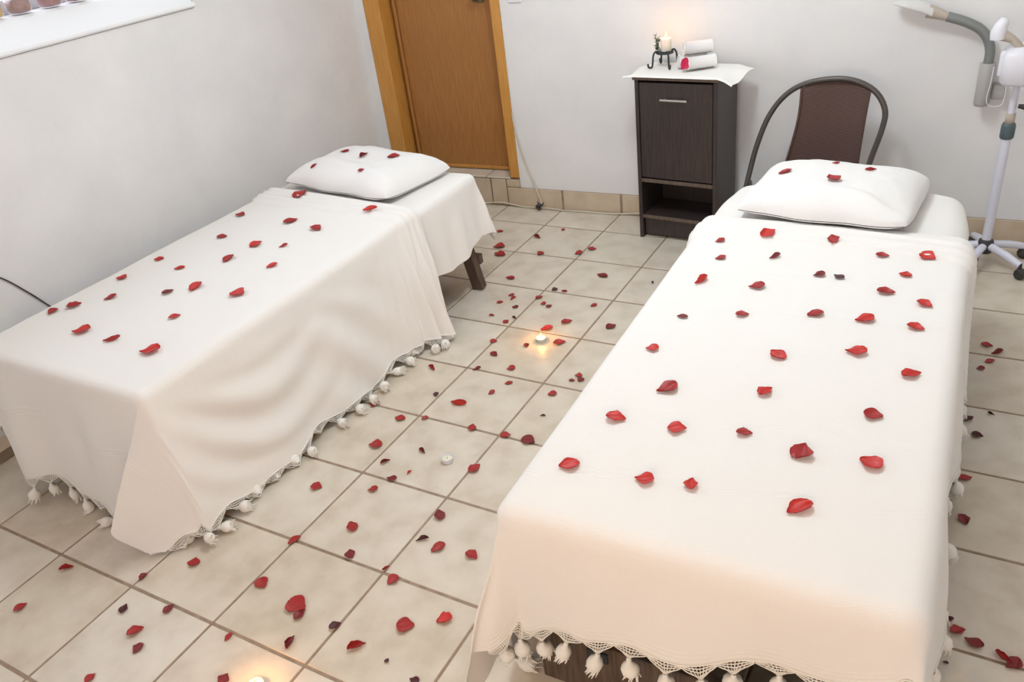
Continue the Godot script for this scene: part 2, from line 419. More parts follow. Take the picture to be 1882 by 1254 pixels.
func noise_tex(freq: float, oct: int, sd: int, ramp = null, normal := false, strength := 4.0, size := 512) -> NoiseTexture2D:
	var n := FastNoiseLite.new()
	n.seed = sd
	n.frequency = freq
	n.fractal_octaves = oct
	var t := NoiseTexture2D.new()
	t.width = size
	t.height = size
	t.seamless = true
	t.noise = n
	if normal:
		t.as_normal_map = true
		t.bump_strength = strength
	if ramp != null:
		var g := Gradient.new()
		var off := PackedFloat32Array()
		var cs := PackedColorArray()
		for k in ramp:
			off.append(k[0]); cs.append(k[1])
		g.offsets = off
		g.colors = cs
		t.color_ramp = g
	return t

func tri_map(m: StandardMaterial3D, scale: Vector3, world := true) -> void:
	m.uv1_triplanar = true
	m.uv1_world_triplanar = world
	m.uv1_scale = scale

func materials() -> void:
	# plaster: white paint with faint patches
	var m := mat(Color.WHITE, 0.85)
	m.albedo_texture = noise_tex(0.006, 4, 3, [[0.0, col(231, 230, 230)], [1.0, col(240, 239, 238)]])
	m.normal_enabled = true
	m.normal_texture = noise_tex(0.03, 4, 5, null, true, 1.2)
	m.normal_scale = 0.35
	tri_map(m, Vector3.ONE * 0.7)
	M.plaster = m
	m = mat(col(243, 244, 245), 0.6)
	M.sill = m
	M.ceiling = mat(col(240, 240, 238), 0.9)
	# cream ceramic tile, four tones of one glaze
	var tex := noise_tex(0.012, 5, 11, [[0.0, col(205, 194, 176)], [0.5, col(220, 211, 196)], [1.0, col(229, 221, 208)]])
	var fine := noise_tex(0.05, 3, 12, null, true, 2.0)
	var tones := [col(255, 255, 255), col(250, 248, 245), col(246, 243, 238), col(253, 251, 250)]
	M.tile = []
	for k in 4:
		m = mat(tones[k], 0.34)
		m.albedo_texture = tex
		m.normal_enabled = true
		m.normal_texture = fine
		m.normal_scale = 0.15
		tri_map(m, Vector3.ONE * (0.9 + 0.07 * k))
		m.uv1_offset = Vector3(0.23, 0.41, 0.37) * k
		M.tile.append(m)
	m = mat(Color.WHITE, 0.95)
	m.albedo_texture = noise_tex(0.03, 4, 14, [[0.0, col(140, 120, 102)], [1.0, col(172, 152, 134)]])
	tri_map(m, Vector3.ONE * 1.5)
	M.grout = m
	m = mat(Color.WHITE, 0.45)
	m.albedo_texture = noise_tex(0.012, 5, 15, [[0.0, col(196, 176, 150)], [1.0, col(216, 198, 174)]])
	tri_map(m, Vector3.ONE)
	M.skirting = m
	M.curb_face = mat(col(150, 134, 118), 0.7)
	# honey-stained wood, grain upright
	var wood := func(a: Color, b: Color, c: Color, sd: int, rough: float) -> StandardMaterial3D:
		var w := mat(Color.WHITE, rough)
		w.albedo_texture = noise_tex(0.02, 5, sd, [[0.0, a], [0.5, b], [1.0, c]])
		w.normal_enabled = true
		w.normal_texture = noise_tex(0.04, 4, sd + 1, null, true, 2.0)
		w.normal_scale = 0.06
		tri_map(w, Vector3(7.0, 0.5, 7.0), false)
		return w
	M.door = wood.call(col(156, 104, 52), col(168, 114, 58), col(178, 124, 66), 21, 0.4)
	M.frame = wood.call(col(192, 134, 60), col(204, 146, 70), col(212, 156, 80), 23, 0.45)
	M.espresso = wood.call(col(46, 38, 37), col(56, 47, 45), col(68, 57, 54), 25, 0.38)
	M.edge = wood.call(col(84, 68, 58), col(98, 82, 70), col(112, 94, 80), 27, 0.5)
	M.trestle = wood.call(col(70, 56, 46), col(92, 74, 62), col(108, 90, 76), 29, 0.7)
	# cloths
	M.cover_left = fabric([0.16, 0.29, 0.86, 0.99], 31)
	M.cover_right = fabric([0.2, 0.33, 0.62, 0.75, 0.985], 33)
	M.linen = fabric([], 35)
	var lin := mat(col(240, 238, 236), 0.95)
	lin.rim_enabled = true
	lin.rim = 0.3
	lin.normal_enabled = true
	lin.normal_texture = noise_tex(0.2, 2, 37, null, true, 2.0, 256)
	lin.normal_scale = 0.4
	tri_map(lin, Vector3.ONE * 6.0, false)
	M.pillow = lin
	m = mat(col(241, 238, 231), 0.95)
	m.rim_enabled = true
	m.rim = 0.4
	m.normal_enabled = true
	m.normal_texture = noise_tex(0.08, 3, 39, null, true, 2.0, 256)
	m.normal_scale = 0.4
	tri_map(m, Vector3.ONE * 12.0, false)
	M.yarn = m
	m = m.duplicate()
	m.albedo_color = col(244, 242, 242)
	M.towel = m
	# petals
	M.petal = []
	var pc := [[col(208, 54, 44), col(190, 40, 36)], [col(178, 46, 42), col(154, 36, 36)], [col(140, 40, 42), col(114, 32, 36)], [col(92, 36, 42), col(70, 28, 34)]]
	for k in 4:
		m = mat(Color.WHITE, 0.5)
		m.albedo_texture = noise_tex(0.03, 3, 41 + k, [[0.0, pc[k][1]], [1.0, pc[k][0]]], false, 1.0, 128)
		m.backlight_enabled = true
		m.backlight = Color(0.25, 0.05, 0.04)
		tri_map(m, Vector3.ONE * 1.3, false)
		M.petal.append(m)
	m = mat(col(196, 22, 74), 0.6)
	M.fuchsia = m
	# metals, plastics, wax
	M.steel = mat(col(200, 200, 196), 0.3, 0.9)
	M.brass = mat(col(120, 106, 80), 0.4, 0.8)
	M.alu = mat(col(225, 225, 225), 0.35, 0.6)
	M.iron = mat(col(52, 58, 58), 0.6, 0.3)
	M.chair_tube = mat(col(92, 87, 84), 0.4, 0.5)
	M.white_plastic = mat(col(236, 236, 244), 0.35)
	M.white_metal = mat(col(224, 224, 238), 0.3)
	M.grey_plastic = mat(col(176, 172, 168), 0.5)
	M.pale_plastic = mat(col(214, 212, 210), 0.45)
	M.dark_plastic = mat(col(58, 56, 54), 0.5)
	M.teal_plastic = mat(col(82, 98, 104), 0.45)
	M.tan_plastic = mat(col(186, 174, 160), 0.5)
	M.goose = mat(col(132, 136, 134), 0.45, 0.2)
	M.wax = mat(col(244, 236, 220), 0.45)
	M.wax.subsurf_scatter_enabled = true
	M.wax.subsurf_scatter_strength = 0.3
	M.wick = mat(col(40, 34, 30), 0.9)
	M.cable = mat(col(52, 48, 46), 0.6)
	M.cord = mat(col(214, 204, 186), 0.6)
	M.leaf = mat(col(72, 88, 58), 0.7)
	M.glass = mat(Color(0.9, 0.93, 0.93, 0.18), 0.05)
	M.glass.transparency = BaseMaterial3D.TRANSPARENCY_ALPHA
	M.clear_plastic = mat(Color(0.86, 0.85, 0.84, 0.4), 0.2)
	M.clear_plastic.transparency = BaseMaterial3D.TRANSPARENCY_ALPHA
	M.flame = mat(col(255, 214, 140), 0.9)
	M.flame.emission_enabled = true
	M.flame.emission = Color(1.0, 0.72, 0.3)
	M.flame.emission_energy_multiplier = 6.0
	M.rattan = rattan()

# hand-woven white cotton; bands: places along the cloth (0..1) where raised threads run across
func fabric(bands: Array, sd: int) -> StandardMaterial3D:
	var w := 256
	var h := 1024
	var im := Image.create(w, h, false, Image.FORMAT_L8)
	var rng := RandomNumberGenerator.new()
	rng.seed = sd
	var row := PackedFloat32Array()
	for y in h:
		var v := 0.35 + 0.1 * (y % 2) + rng.randf() * 0.12
		for b in bands:
			for k in 3:
				var d := absf(float(y) - b * h - k * 6.0)
				if d < 2.0:
					v += 0.5 - 0.2 * d
		row.append(v)
	for y in h:
		for x in w:
			var v: float = row[y] + 0.12 * (x % 2) + rng.randf() * 0.1
			im.set_pixel(x, y, Color(v, v, v))
	im.bump_map_to_normal_map(1.6)
	var m := mat(col(243, 240, 236), 0.95)
	m.normal_enabled = true
	m.normal_texture = ImageTexture.create_from_image(im)
	m.normal_scale = 0.55
	m.rim_enabled = true
	m.rim = 0.3
	m.backlight_enabled = true
	m.backlight = Color(0.12, 0.11, 0.1)
	return m

func rattan() -> StandardMaterial3D:
	var n := 128
	var im := Image.create(n, n, false, Image.FORMAT_L8)
	var ci := Image.create(n, n, false, Image.FORMAT_RGB8)
	for y in n:
		for x in n:
			var cx := x / 16
			var cy := y / 8
			var over := (cx + cy) % 2 == 0
			var fy := absf((y % 8) - 3.5) / 4.0
			var fx := absf((x % 16) - 7.5) / 8.0
			var v := (1.0 - fy * fy) * (0.95 if over else 0.55) * (1.0 - 0.5 * fx * fx)
			im.set_pixel(x, y, Color(v, v, v))
			var t := 0.82 + 0.18 * sin(cy * 2.3 + cx * 0.7)
			ci.set_pixel(x, y, Color(0.42 * t, 0.30 * t, 0.265 * t))
	im.bump_map_to_normal_map(3.0)
	var m := mat(Color.WHITE, 0.5)
	m.albedo_texture = ImageTexture.create_from_image(ci)
	m.normal_enabled = true
	m.normal_texture = ImageTexture.create_from_image(im)
	m.uv1_scale = Vector3(6, 8, 1)
	return m

# ---------------------------------------------------------------- draped cloth
# c: x0 x1 z0 z1 table edges, r edge radius, h height; lean(side, s) outward slope; wave(side, s, drop) outward offset;
# fold: corner -> [Vector2 direction, flare]; bump(a, b) height on top
func drape(c: Dictionary, a: float, b: float) -> Vector3:
	var r: float = c.r
	var qx := clampf(a, c.x0 + r, c.x1 - r)
	var qz := clampf(b, c.z0 + r, c.z1 - r)
	var d := Vector2(a - qx, b - qz)
	var L := d.length()
	var bump: float = c.bump.call(a, b)
	if L < 1e-6:
		return Vector3(a, c.h + bump, b)
	var n := d / L
	var q := r * PI * 0.5
	if L < q:
		var t := L / r
		var rr := r + bump
		return Vector3(qx + n.x * rr * sin(t), c.h - r + rr * cos(t), qz + n.y * rr * sin(t))
	var drop := L - q
	var ax := absf(n.x)
	var side := 0 if ax >= absf(n.y) else 1     # 0: the long sides, 1: head or foot
	var w0 := ax * ax
	var lean: float = w0 * c.lean.call(0, b) + (1.0 - w0) * c.lean.call(1, a)
	var wave: float = w0 * c.wave.call(0, b, drop) + (1.0 - w0) * c.wave.call(1, a, drop)
	var slope := lean
	var off := n * (r + bump + drop * lean + wave)
	if ax > 0.001 and ax < 0.999:
		var phi := atan2(absf(n.y), ax)
		var f: Array = c.fold.get(Vector2i(int(signf(n.x)), int(signf(n.y))), [Vector2.ZERO, 0.0, 0.8])
		var cw := exp(-pow((phi - f[2]) / 0.3, 2.0))
		off += f[0] * drop * f[1] * cw
		slope += f[1] * cw
		off += Vector2(-f[0].y, f[0].x) * drop * f[1] * 0.22 * exp(-pow((phi - f[2] - 0.16) / 0.07, 2.0))
	if ax > 0.001 and ax < 0.999:
		drop *= 1.0 - 0.21 * sin(2.0 * atan2(absf(n.y), ax))
	var y: float = c.h - r - drop * sqrt(maxf(0.1, 1.0 - minf(0.9, slope * slope)))
	var low := 0.008
	if y < low:
		off += off.normalized() * (low - y) * 0.8
		y = low + 0.004 * sin(a * 60.0) * sin(b * 47.0) + 0.003
	return Vector3(qx + off.x, y, qz + off.y)

func drape_mesh(c: Dictionary, nu: int, nv: int) -> ArrayMesh:
	var rows := []
	var uvs := []
	for j in nv + 1:
		var row := []
		var uv := []
		for i in nu + 1:
			var v := pow(float(j) / nv, c.get("dense", 1.0))     # closer rows where the head end is folded
			var f := flat(c, float(i) / nu, v)
			row.append(drape(c, f.x, f.y))
			uv.append(Vector2(f.x / 0.3, v))
		rows.append(row)
		uvs.append(uv)
	return grid(rows, uvs, true)

# where on the flat cloth a share (u, v) of it lies
func flat(c: Dictionary, u: float, v: float) -> Vector2:
	var am: float = lerpf(c.a0, c.a1, u)
	var b0: float = c.b0.call(am)
	var b1: float = c.b1.call(am)
	var b := lerpf(b0, b1, v)
	var a0: float = c.a0 - c.hem.call(b) * 0.5
	var a1: float = c.a1 + c.hem.call(b)
	return Vector2(lerpf(a0, a1, u), b)

# keep a thread above the tiles: what would go under lies outward on them
func rest(p: Vector3, low: float, outward: Vector3) -> Vector3:
	if p.y < low:
		var e := low - p.y
		p += outward * e * 0.9
		p.y = low
	return p

# crochet edging with pompoms along one border of the cloth
func fringe(parent: Node, c: Dictionary, border: Callable, from: float, to: float, step: float, sd: int) -> void:
	var rng := RandomNumberGenerator.new()
	rng.seed = sd
	var P := []
	var I := []
	var N := 240
	for k in N + 1:
		var t := lerpf(from, to, float(k) / N)
		var uv: Array = border.call(t)
		var f := flat(c, uv[0].x, uv[0].y)
		var g := flat(c, uv[1].x, uv[1].y)
		P.append(drape(c, f.x, f.y))
		I.append(drape(c, g.x, g.y))
	var along := [0.0]
	for k in N:
		along.append(along[-1] + P[k].distance_to(P[k + 1]))
	var at := func(s: float) -> Array:
		s = clampf(s, 0.0, along[-1])
		var k := clampi(along.bsearch(s) - 1, 0, N - 1)
		var f: float = (s - along[k]) / maxf(1e-6, along[k + 1] - along[k])
		return [P[k].lerp(P[k + 1], f), I[k].lerp(I[k + 1], f)]
	var n := int(along[-1] / step)
	var centre := Vector3((c.x0 + c.x1) * 0.5, 0, (c.z0 + c.z1) * 0.5)
	for k in n:
		var s: float = (k + 0.5) * along[-1] / n
		var half: float = along[-1] / n * 0.5
		var o: Array = at.call(s)
		var e0: Array = at.call(s - half)
		var e1: Array = at.call(s + half)
		var T: Vector3 = (e1[0] - e0[0]).normalized()
		var out := (T.cross(Vector3.UP)).normalized()
		if out.dot(o[0] - centre) < 0:
			out = -out
		out.y = 0
		out = out.normalized()
		var down: Vector3 = (o[0] - o[1]).normalized()
		down = (down + Vector3.DOWN * 0.6 + out * rng.randf_range(-0.25, 0.15)).normalized()
		var knot: Vector3 = rest(o[0] + down * 0.038 + T * rng.randf_range(-0.008, 0.008), 0.008, out)
		var st := st_new()
		# header cord and three scalloped cords under it, drawn together at the knot
		for lay in 4:
			var pts := []
			for i in 9:
				var f := i / 8.0
				var e: Array = at.call(s + half * (f * 2.0 - 1.0))
				var sag := 1.0 - absf(f * 2.0 - 1.0)
				var depth: float = [0.001, 0.010, 0.019, 0.030][lay]
				var p: Vector3 = e[0] + down * depth * (0.25 + 0.75 * pow(sag, 0.8) if lay > 0 else 1.0)
				pts.append(rest(p + out * 0.001, 0.005, out))
			add_tube(st, pts, 0.0023 if lay == 0 else 0.0016, 4, false)
		for i in 7:
			var f := i / 6.0
			var e: Array = at.call(s + half * 0.7 * (f * 2.0 - 1.0))
			var a: Vector3 = e[0]
			var mid: Vector3 = a.lerp(knot, 0.55) + T * (f - 0.5) * 0.012
			add_tube(st, [rest(a, 0.005, out), rest(mid, 0.006, out), knot], 0.0015, 3, false)
		mi(parent, "lace", done(st), M.yarn)
		# pompom
		var ts := st_new()
		var dirv: Vector3 = (down + Vector3(rng.randf_range(-0.3, 0.3), 0, rng.randf_range(-0.3, 0.3))).normalized()
		if knot.y < 0.04:
			dirv = (out * (0.8 if k < 2 or rng.randf() < 0.55 else -0.9) + T * rng.randf_range(-0.6, 0.6)).normalized()
			dirv.y = 0.05
		var bx := dirv.cross(Vector3(0.3, 0.2, 0.9)).normalized()
		var bas := Basis(bx, -dirv, bx.cross(-dirv).normalized())
		var R := rng.randf_range(0.0165, 0.0205)
		var len := rng.randf_range(0.042, 0.054)
		var base_p := knot
		if knot.y < 0.04:
			base_p.y = maxf(knot.y, R * 0.95)
		var prof := [Vector2(0.003, 0.002), Vector2(0.006, -0.002), Vector2(0.005, -0.006), Vector2(R * 0.8, -len * 0.32), Vector2(R, -len * 0.55), Vector2(R * 0.92, -len * 0.78), Vector2(R * 0.55, -len * 0.95), Vector2(0.001, -len)]
		add_lathe(ts, prof, 10, base_p, bas)
		for i in 16:                                # loose yarn ends
			var a := TAU * i / 16.0 + rng.randf()
			var q := base_p + bas * Vector3(cos(a) * R * 0.7, -len * 0.8, sin(a) * R * 0.7)
			var q2 := base_p + bas * Vector3(cos(a + 0.4) * R * rng.randf_range(0.6, 1.1), -len * rng.randf_range(1.02, 1.22), sin(a + 0.4) * R * rng.randf_range(0.6, 1.1))
			add_tube(ts, [rest(q, 0.003, out), rest(q2, 0.002, out)], [0.0028, 0.001], 4, false)
		mi(parent, "tassel", done(ts), M.yarn)

# ---------------------------------------------------------------- pillows
# thickness of the pillow at (u, v) in -1..1
func pillow_top(k: Dictionary, u: float, v: float) -> float:
	var e := (1.0 - pow(absf(u), 4.2)) * (1.0 - pow(absf(v), 3.6))
	var t: float = k.t * pow(maxf(e, 0.0), 0.44)
	t *= 1.0 + 0.10 * noise.get_noise_2d(u * 90.0 + k.sd, v * 60.0)
	t += 0.004 * noise.get_noise_2d(u * 300.0, v * 160.0 + k.sd) * e
	t += k.extra.call(u, v)
	return t

func pillow_xz(k: Dictionary, u: float, v: float) -> Vector2:
	var x: float = k.w * 0.5 * u * (1.0 - k.bow * (1.0 - v * v))
	var z: float = k.d * 0.5 * v * (1.0 - k.bow * (1.0 - u * u))
	x *= 1.0 - 0.045 * u * u * v * v * v * v
	z *= 1.0 - 0.045 * v * v * u * u * u * u
	z += 0.006 * sin(u * 7.0 + k.sd) * v
	return Vector2(x, z)

func pillow_mesh(k: Dictionary) -> ArrayMesh:
	var n := 44
	var st := st_new()
	var top := []
	var bot := []
	for j in n + 1:
		var a := []
		var b := []
		var v := sin((j * 2.0 / n - 1.0) * PI * 0.5)
		for i in n + 1:
			var u := sin((i * 2.0 / n - 1.0) * PI * 0.5)
			var p := pillow_xz(k, u, v)
			var t := pillow_top(k, u, v)
			var lift := 0.014 + 0.010 * pow(absf(u * v), 2.0)
			var under := minf(1.0, ((1.0 - absf(u)) + (1.0 - absf(v))) * 4.0)
			under = lift * (1.0 - pow(maxf(0.0, (1.0 - u * u) * (1.0 - v * v)), 0.3) * minf(1.0, under))
			a.append(Vector3(p.x, maxf(t, 0.0) + under + 0.002, p.y))
			b.append(Vector3(p.x, under, p.y))
		top.append(a)
		bot.append(b)
	add_grid(st, top)
	for row in bot:
		row.reverse()
	add_grid(st, bot)
	st.index()
	st.generate_normals()
	return st.commit()

# height of the pillow's upper face at a point of the room, found by sampling
func pillow_height(k: Dictionary, at: Vector3, turn: float, x: float, z: float) -> float:
	var l := Basis(Vector3.UP, turn).inverse() * Vector3(x - at.x, 0, z - at.z)
	var u := clampf(l.x / (k.w * 0.5), -0.97, 0.97)
	var v := clampf(l.z / (k.d * 0.5), -0.97, 0.97)
	return at.y + pillow_top(k, u, v) + 0.003 + k.tilt * l.z

# ---------------------------------------------------------------- petals
func petal_mesh(shape: int, sd: int) -> ArrayMesh:
	var rng := RandomNumberGenerator.new()
	rng.seed = 700 + shape * 31 + sd
	var wid: float = [0.45, 0.36, 0.24, 0.40][shape] * rng.randf_range(0.9, 1.1)
	var cup: float = [0.30, 0.42, 0.95, 0.5][shape] * rng.randf_range(0.8, 1.2)
	var tip := rng.randf_range(0.02, 0.16)
	var bend := rng.randf_range(-0.14, 0.14)
	var notch: float = 0.16 if shape == 3 else (0.07 if rng.randf() < 0.4 else 0.0)
	var ns := 12
	var nt := 12
	var rows := []
	var low := 1e9
	for i in ns + 1:
		var t := i / float(ns)
		var w := wid * pow(sin(PI * clampf(t * 0.98 + 0.01, 0.0, 1.0)), 0.55) * (0.5 + 0.5 * smoothstep(0.0, 0.55, t)) * (1.0 + 0.14 * noise.get_noise_2d(t * 130.0, sd * 91.0 + shape * 37.0))
		if shape == 3:
			w *= 1.0 + 0.16 * sin(t * 15.0 + sd) * t
		var row := []
		for j in nt + 1:
			var s := j / float(nt) * 2.0 - 1.0
			var jag := 0.0
			if absf(s) > 0.7:
				jag = 0.07 * noise.get_noise_2d(i * 34.0 + sd * 77.0, s * 50.0 + shape * 13.0)
			var x := t - 0.5 - notch * exp(-pow(s / 0.25, 2.0)) * smoothstep(0.7, 1.0, t)
			var z := w * s + bend * sin(PI * t) + jag
			var y := cup * w * s * s * (0.55 + 0.45 * t) + tip * t * t + 0.10 * (1.0 - t) * (1.0 - t)
			y += 0.025 * sin(s * 5.0 + t * 4.0 + sd)
			if shape == 2 and s > 0.35:
				z -= (s - 0.35) * w * 0.8
				y += (s - 0.35) * w * 0.5
			row.append(Vector3(x, y, z))
			low = minf(low, y)
		rows.append(row)
	for row in rows:
		for j in row.size():
			row[j] = row[j] - Vector3(0, low, 0)
	# the petal has a body: an under side a little below the upper
	var st := st_new()
	var under := []
	for row in rows:
		var q := []
		for p in row:
			q.append(p + Vector3(0, -0.018, 0))
		under.append(q)
		row.reverse()
	add_grid(st, rows)
	add_grid(st, under)
	st.index()
	st.generate_normals()
	return st.commit()

func petals(list: Array, height: Callable, group: String, meshes: Array, sd: int) -> void:
	var rng := RandomNumberGenerator.new()
	rng.seed = sd
	for p in list:
		var o := MeshInstance3D.new()
		o.name = numbered("rose_petal")
		o.mesh = meshes[p[4]][rng.randi() % 4]
		o.material_override = M.petal[p[5]]
		add_child(o)
		var flip := PI if rng.randf() < 0.5 else 0.0
		var s: float = p[2]
		var y: float = height.call(p[0], p[1])
		var e := 0.03
		var n := Vector3(height.call(p[0] - e, p[1]) - height.call(p[0] + e, p[1]), 2.0 * e, height.call(p[0], p[1] - e) - height.call(p[0], p[1] + e)).normalized()
		var b := Basis(Quaternion(Vector3.UP, n)) * Basis(Vector3.UP, p[3] + flip)
		o.transform = Transform3D(b.scaled_local(Vector3.ONE * s), Vector3(p[0], y, p[1]) + n * (0.02 * s + 0.0012))
		tag(o, p[6], "petal", group)

# ---------------------------------------------------------------- candles
func flame_mesh(s: float) -> ArrayMesh:
	return lathe([Vector2(0.0005, 0), Vector2(0.0032 * s, 0.003 * s), Vector2(0.0042 * s, 0.007 * s), Vector2(0.0034 * s, 0.012 * s), Vector2(0.0016 * s, 0.018 * s), Vector2(0.0003, 0.023 * s)], 12)

func candle_light(parent: Node, at: Vector3, energy: float) -> void:
	var l := OmniLight3D.new()
	l.name = "candle_light"
	l.light_color = Color(1.0, 0.68, 0.32)
	l.light_energy = energy
	l.omni_range = 8.0
	l.omni_attenuation = 2.0
	l.light_size = 0.006
	l.shadow_enabled = true
	parent.add_child(l)
	l.position = at

func tealight(at: Vector3, lit: bool, label: String) -> void:
	var t := thing("tealight", at)
	tag(t, label, "candle")
	mi(t, "cup", lathe([Vector2(0.0, 0.0005), Vector2(0.0185, 0.0005), Vector2(0.019, 0.002), Vector2(0.0195, 0.0155), Vector2(0.0202, 0.016), Vector2(0.0192, 0.0162), Vector2(0.0186, 0.012), Vector2(0.0184, 0.002), Vector2(0.0, 0.001)], 28), M.alu if lit else M.white_plastic)
	mi(t, "wax", lathe([Vector2(0.0182, 0.002), Vector2(0.0183, 0.011), Vector2(0.017, 0.0116), Vector2(0.006, 0.0112), Vector2(0.0, 0.0114)], 28), M.wax)
	mi(t, "wick", tube([Vector3(0, 0.0113, 0), Vector3(0.0003, 0.0150, 0), Vector3(0.001, 0.0175, 0)], 0.0008, 6), M.wick)
	if lit:
		var f := mi(t, "flame", flame_mesh(1.0), M.flame)
		f.position = Vector3(0.0005, 0.0165, 0)
		candle_light(t, Vector3(0, 0.030, 0), 0.011)

# ---------------------------------------------------------------- the scene
func _ready() -> void:
	# camera
	var cam := Camera3D.new()
	cam.name = "camera"
	cam.fov = 45.415
	cam.near = 0.02
	cam.far = 60.0
	add_child(cam)
	cam.transform = Transform3D(Basis(Vector3(0.87057, -0.11572, -0.47825), Vector3(-0.15873, 0.85394, -0.49557), Vector3(0.46574, 0.50734, 0.72505)).orthonormalized(), Vector3(1.5972, 1.6613, 1.485))
	cam.current = true
	# sky and exposure
	var we := WorldEnvironment.new()
	we.name = "environment"
	var env := Environment.new()
	env.background_mode = Environment.BG_SKY
	var sky := Sky.new()
	var sm := ProceduralSkyMaterial.new()
	sm.sky_top_color = Color(0.85, 0.88, 0.95)
	sm.sky_horizon_color = Color(0.94, 0.94, 0.97)
	sm.ground_horizon_color = Color(0.7, 0.7, 0.68)
	sm.ground_bottom_color = Color(0.5, 0.48, 0.45)
	sm.energy_multiplier = 6.5
	sky.sky_material = sm
	env.sky = sky
	env.tonemap_mode = Environment.TONE_MAPPER_LINEAR
	env.tonemap_exposure = 1.0
	env.sdfgi_enabled = true
	env.ssao_enabled = true
	env.ssil_enabled = true
	we.environment = env
	add_child(we)
	materials()
	noise.seed = 5
	noise.frequency = 0.01
	pendant_lamp(Vector3(0.65, 2.35, -0.8), 0.17, 1.4)
	floor_lamp(Vector3(1.25, 0, 1.55), 1.05, 0.41)
	room()
	tiles()
	door()
	left_bed()
	right_bed()
	cabinet()
	chair()
	steamer()
	wall_lamp()
	jars()
	cords()
	tealight(Vector3(0.186, 0.0, -0.926), true, "burning tealight with orange flame on the tiles between the beds")
	tealight(Vector3(0.237, 0.0, -0.15), false, "unlit white tealight alone on a tile between the beds")
	tealight(Vector3(0.264, 0.0, 0.760), true, "burning tealight cut by the photo's bottom edge")
	var meshes := []
	for s in 4:
		var v := []
		for k in 4:
			v.append(petal_mesh(s, k))
		meshes.append(v)
	petals(PETALS_LEFT_BED, func(x, z): return 0.5312 + left_bump(x, z), "rose petals on the left bed", meshes, 1)
	petals(PETALS_RIGHT_BED, func(x, z): return 0.5512 + right_bump_world(x, z), "rose petals on the right bed", meshes, 2)
	petals(PETALS_LEFT_PILLOW, func(x, z): return pillow_height(PL, PL_AT, PL_TURN, x, z), "rose petals on the left pillow", meshes, 3)
	petals(PETALS_RIGHT_PILLOW, func(x, z): return pillow_height(PR, PR_AT, PR_TURN, x, z), "rose petals on the right pillow", meshes, 4)
	petals(PETALS_FLOOR, func(_x, _z): return 0.0008, "rose petals on the floor", meshes, 5)

# ---------------------------------------------------------------- lamps
func pendant_lamp(at: Vector3, r: float, energy: float) -> void:
	var t := thing("pendant_lamp", at)
	tag(t, "round white globe lamp hanging from the ceiling between the beds", "lamp")
	var dm := mat(col(250, 250, 252), 0.6)
	dm.emission_enabled = true
	dm.emission = Color(0.96, 0.98, 1.0)
	dm.emission_energy_multiplier = 1.5
	mi(t, "globe", globe(r, 0.0), dm)
	mi(t, "ceiling_rose", lathe([Vector2(0.0, 2.598 - at.y), Vector2(0.05, 2.598 - at.y), Vector2(0.05, 2.585 - at.y), Vector2(0.012, 2.57 - at.y), Vector2(0.0, 2.57 - at.y)], 20), M.white_plastic)
	mi(t, "rod", tube([Vector3(0, r - 0.004, 0), Vector3(0, 2.575 - at.y, 0)], 0.006, 8), M.white_plastic)
	var l := OmniLight3D.new()
	l.name = "globe_light"
	l.light_color = Color(0.935, 0.975, 1.0)
	l.light_energy = energy
	l.light_size = r
	l.omni_range = 14.0
	l.omni_attenuation = 2.0
	l.shadow_enabled = true
	t.add_child(l)

func globe(r: float, y: float) -> ArrayMesh:
	var prof := []
	for k in 17:
		var a := PI * k / 16.0
		prof.append(Vector2(r * sin(a) + 0.0003, y - r * cos(a)))
	return lathe(prof, 32)

func floor_lamp(at: Vector3, height: float, energy: float) -> void:
	var t := thing("floor_lamp", at)
	tag(t, "floor lamp with a warm glowing globe behind the viewer", "lamp")
	mi(t, "base", lathe([Vector2(0, 0.002), Vector2(0.13, 0.002), Vector2(0.135, 0.012), Vector2(0.12, 0.02), Vector2(0.02, 0.03), Vector2(0.0, 0.03)], 32), M.iron)
	mi(t, "pole", tube([Vector3(0, 0.028, 0), Vector3(0, height - 0.097, 0)], 0.011, 12), M.iron)
	var gm := mat(col(255, 236, 205), 0.5)
	gm.emission_enabled = true
	gm.emission = Color(1.0, 0.74, 0.46)
	gm.emission_energy_multiplier = 1.2
	mi(t, "globe", globe(0.10, height), gm)
	var l := OmniLight3D.new()
	l.name = "globe_light"
	l.light_color = Color(1.0, 0.77, 0.42)
	l.light_energy = energy
	l.light_size = 0.1
	l.omni_range = 12.0
	l.omni_attenuation = 2.0
	l.shadow_enabled = true
	t.add_child(l)
	l.position = Vector3(0, height, 0)

# ---------------------------------------------------------------- shell
func struct(called: String, mesh: Mesh, m: Material, label: String, category: String) -> MeshInstance3D:
	var o := mi(self, called, mesh, m)
	tag(o, label, category, "", "structure")
	return o

const LEFT_X := -1.398       # left wall's face at z = 0
const LEFT_TURN := 0.024     # and its lean out of square

func left_wall_x(z: float) -> float:
	return LEFT_X + LEFT_TURN * z

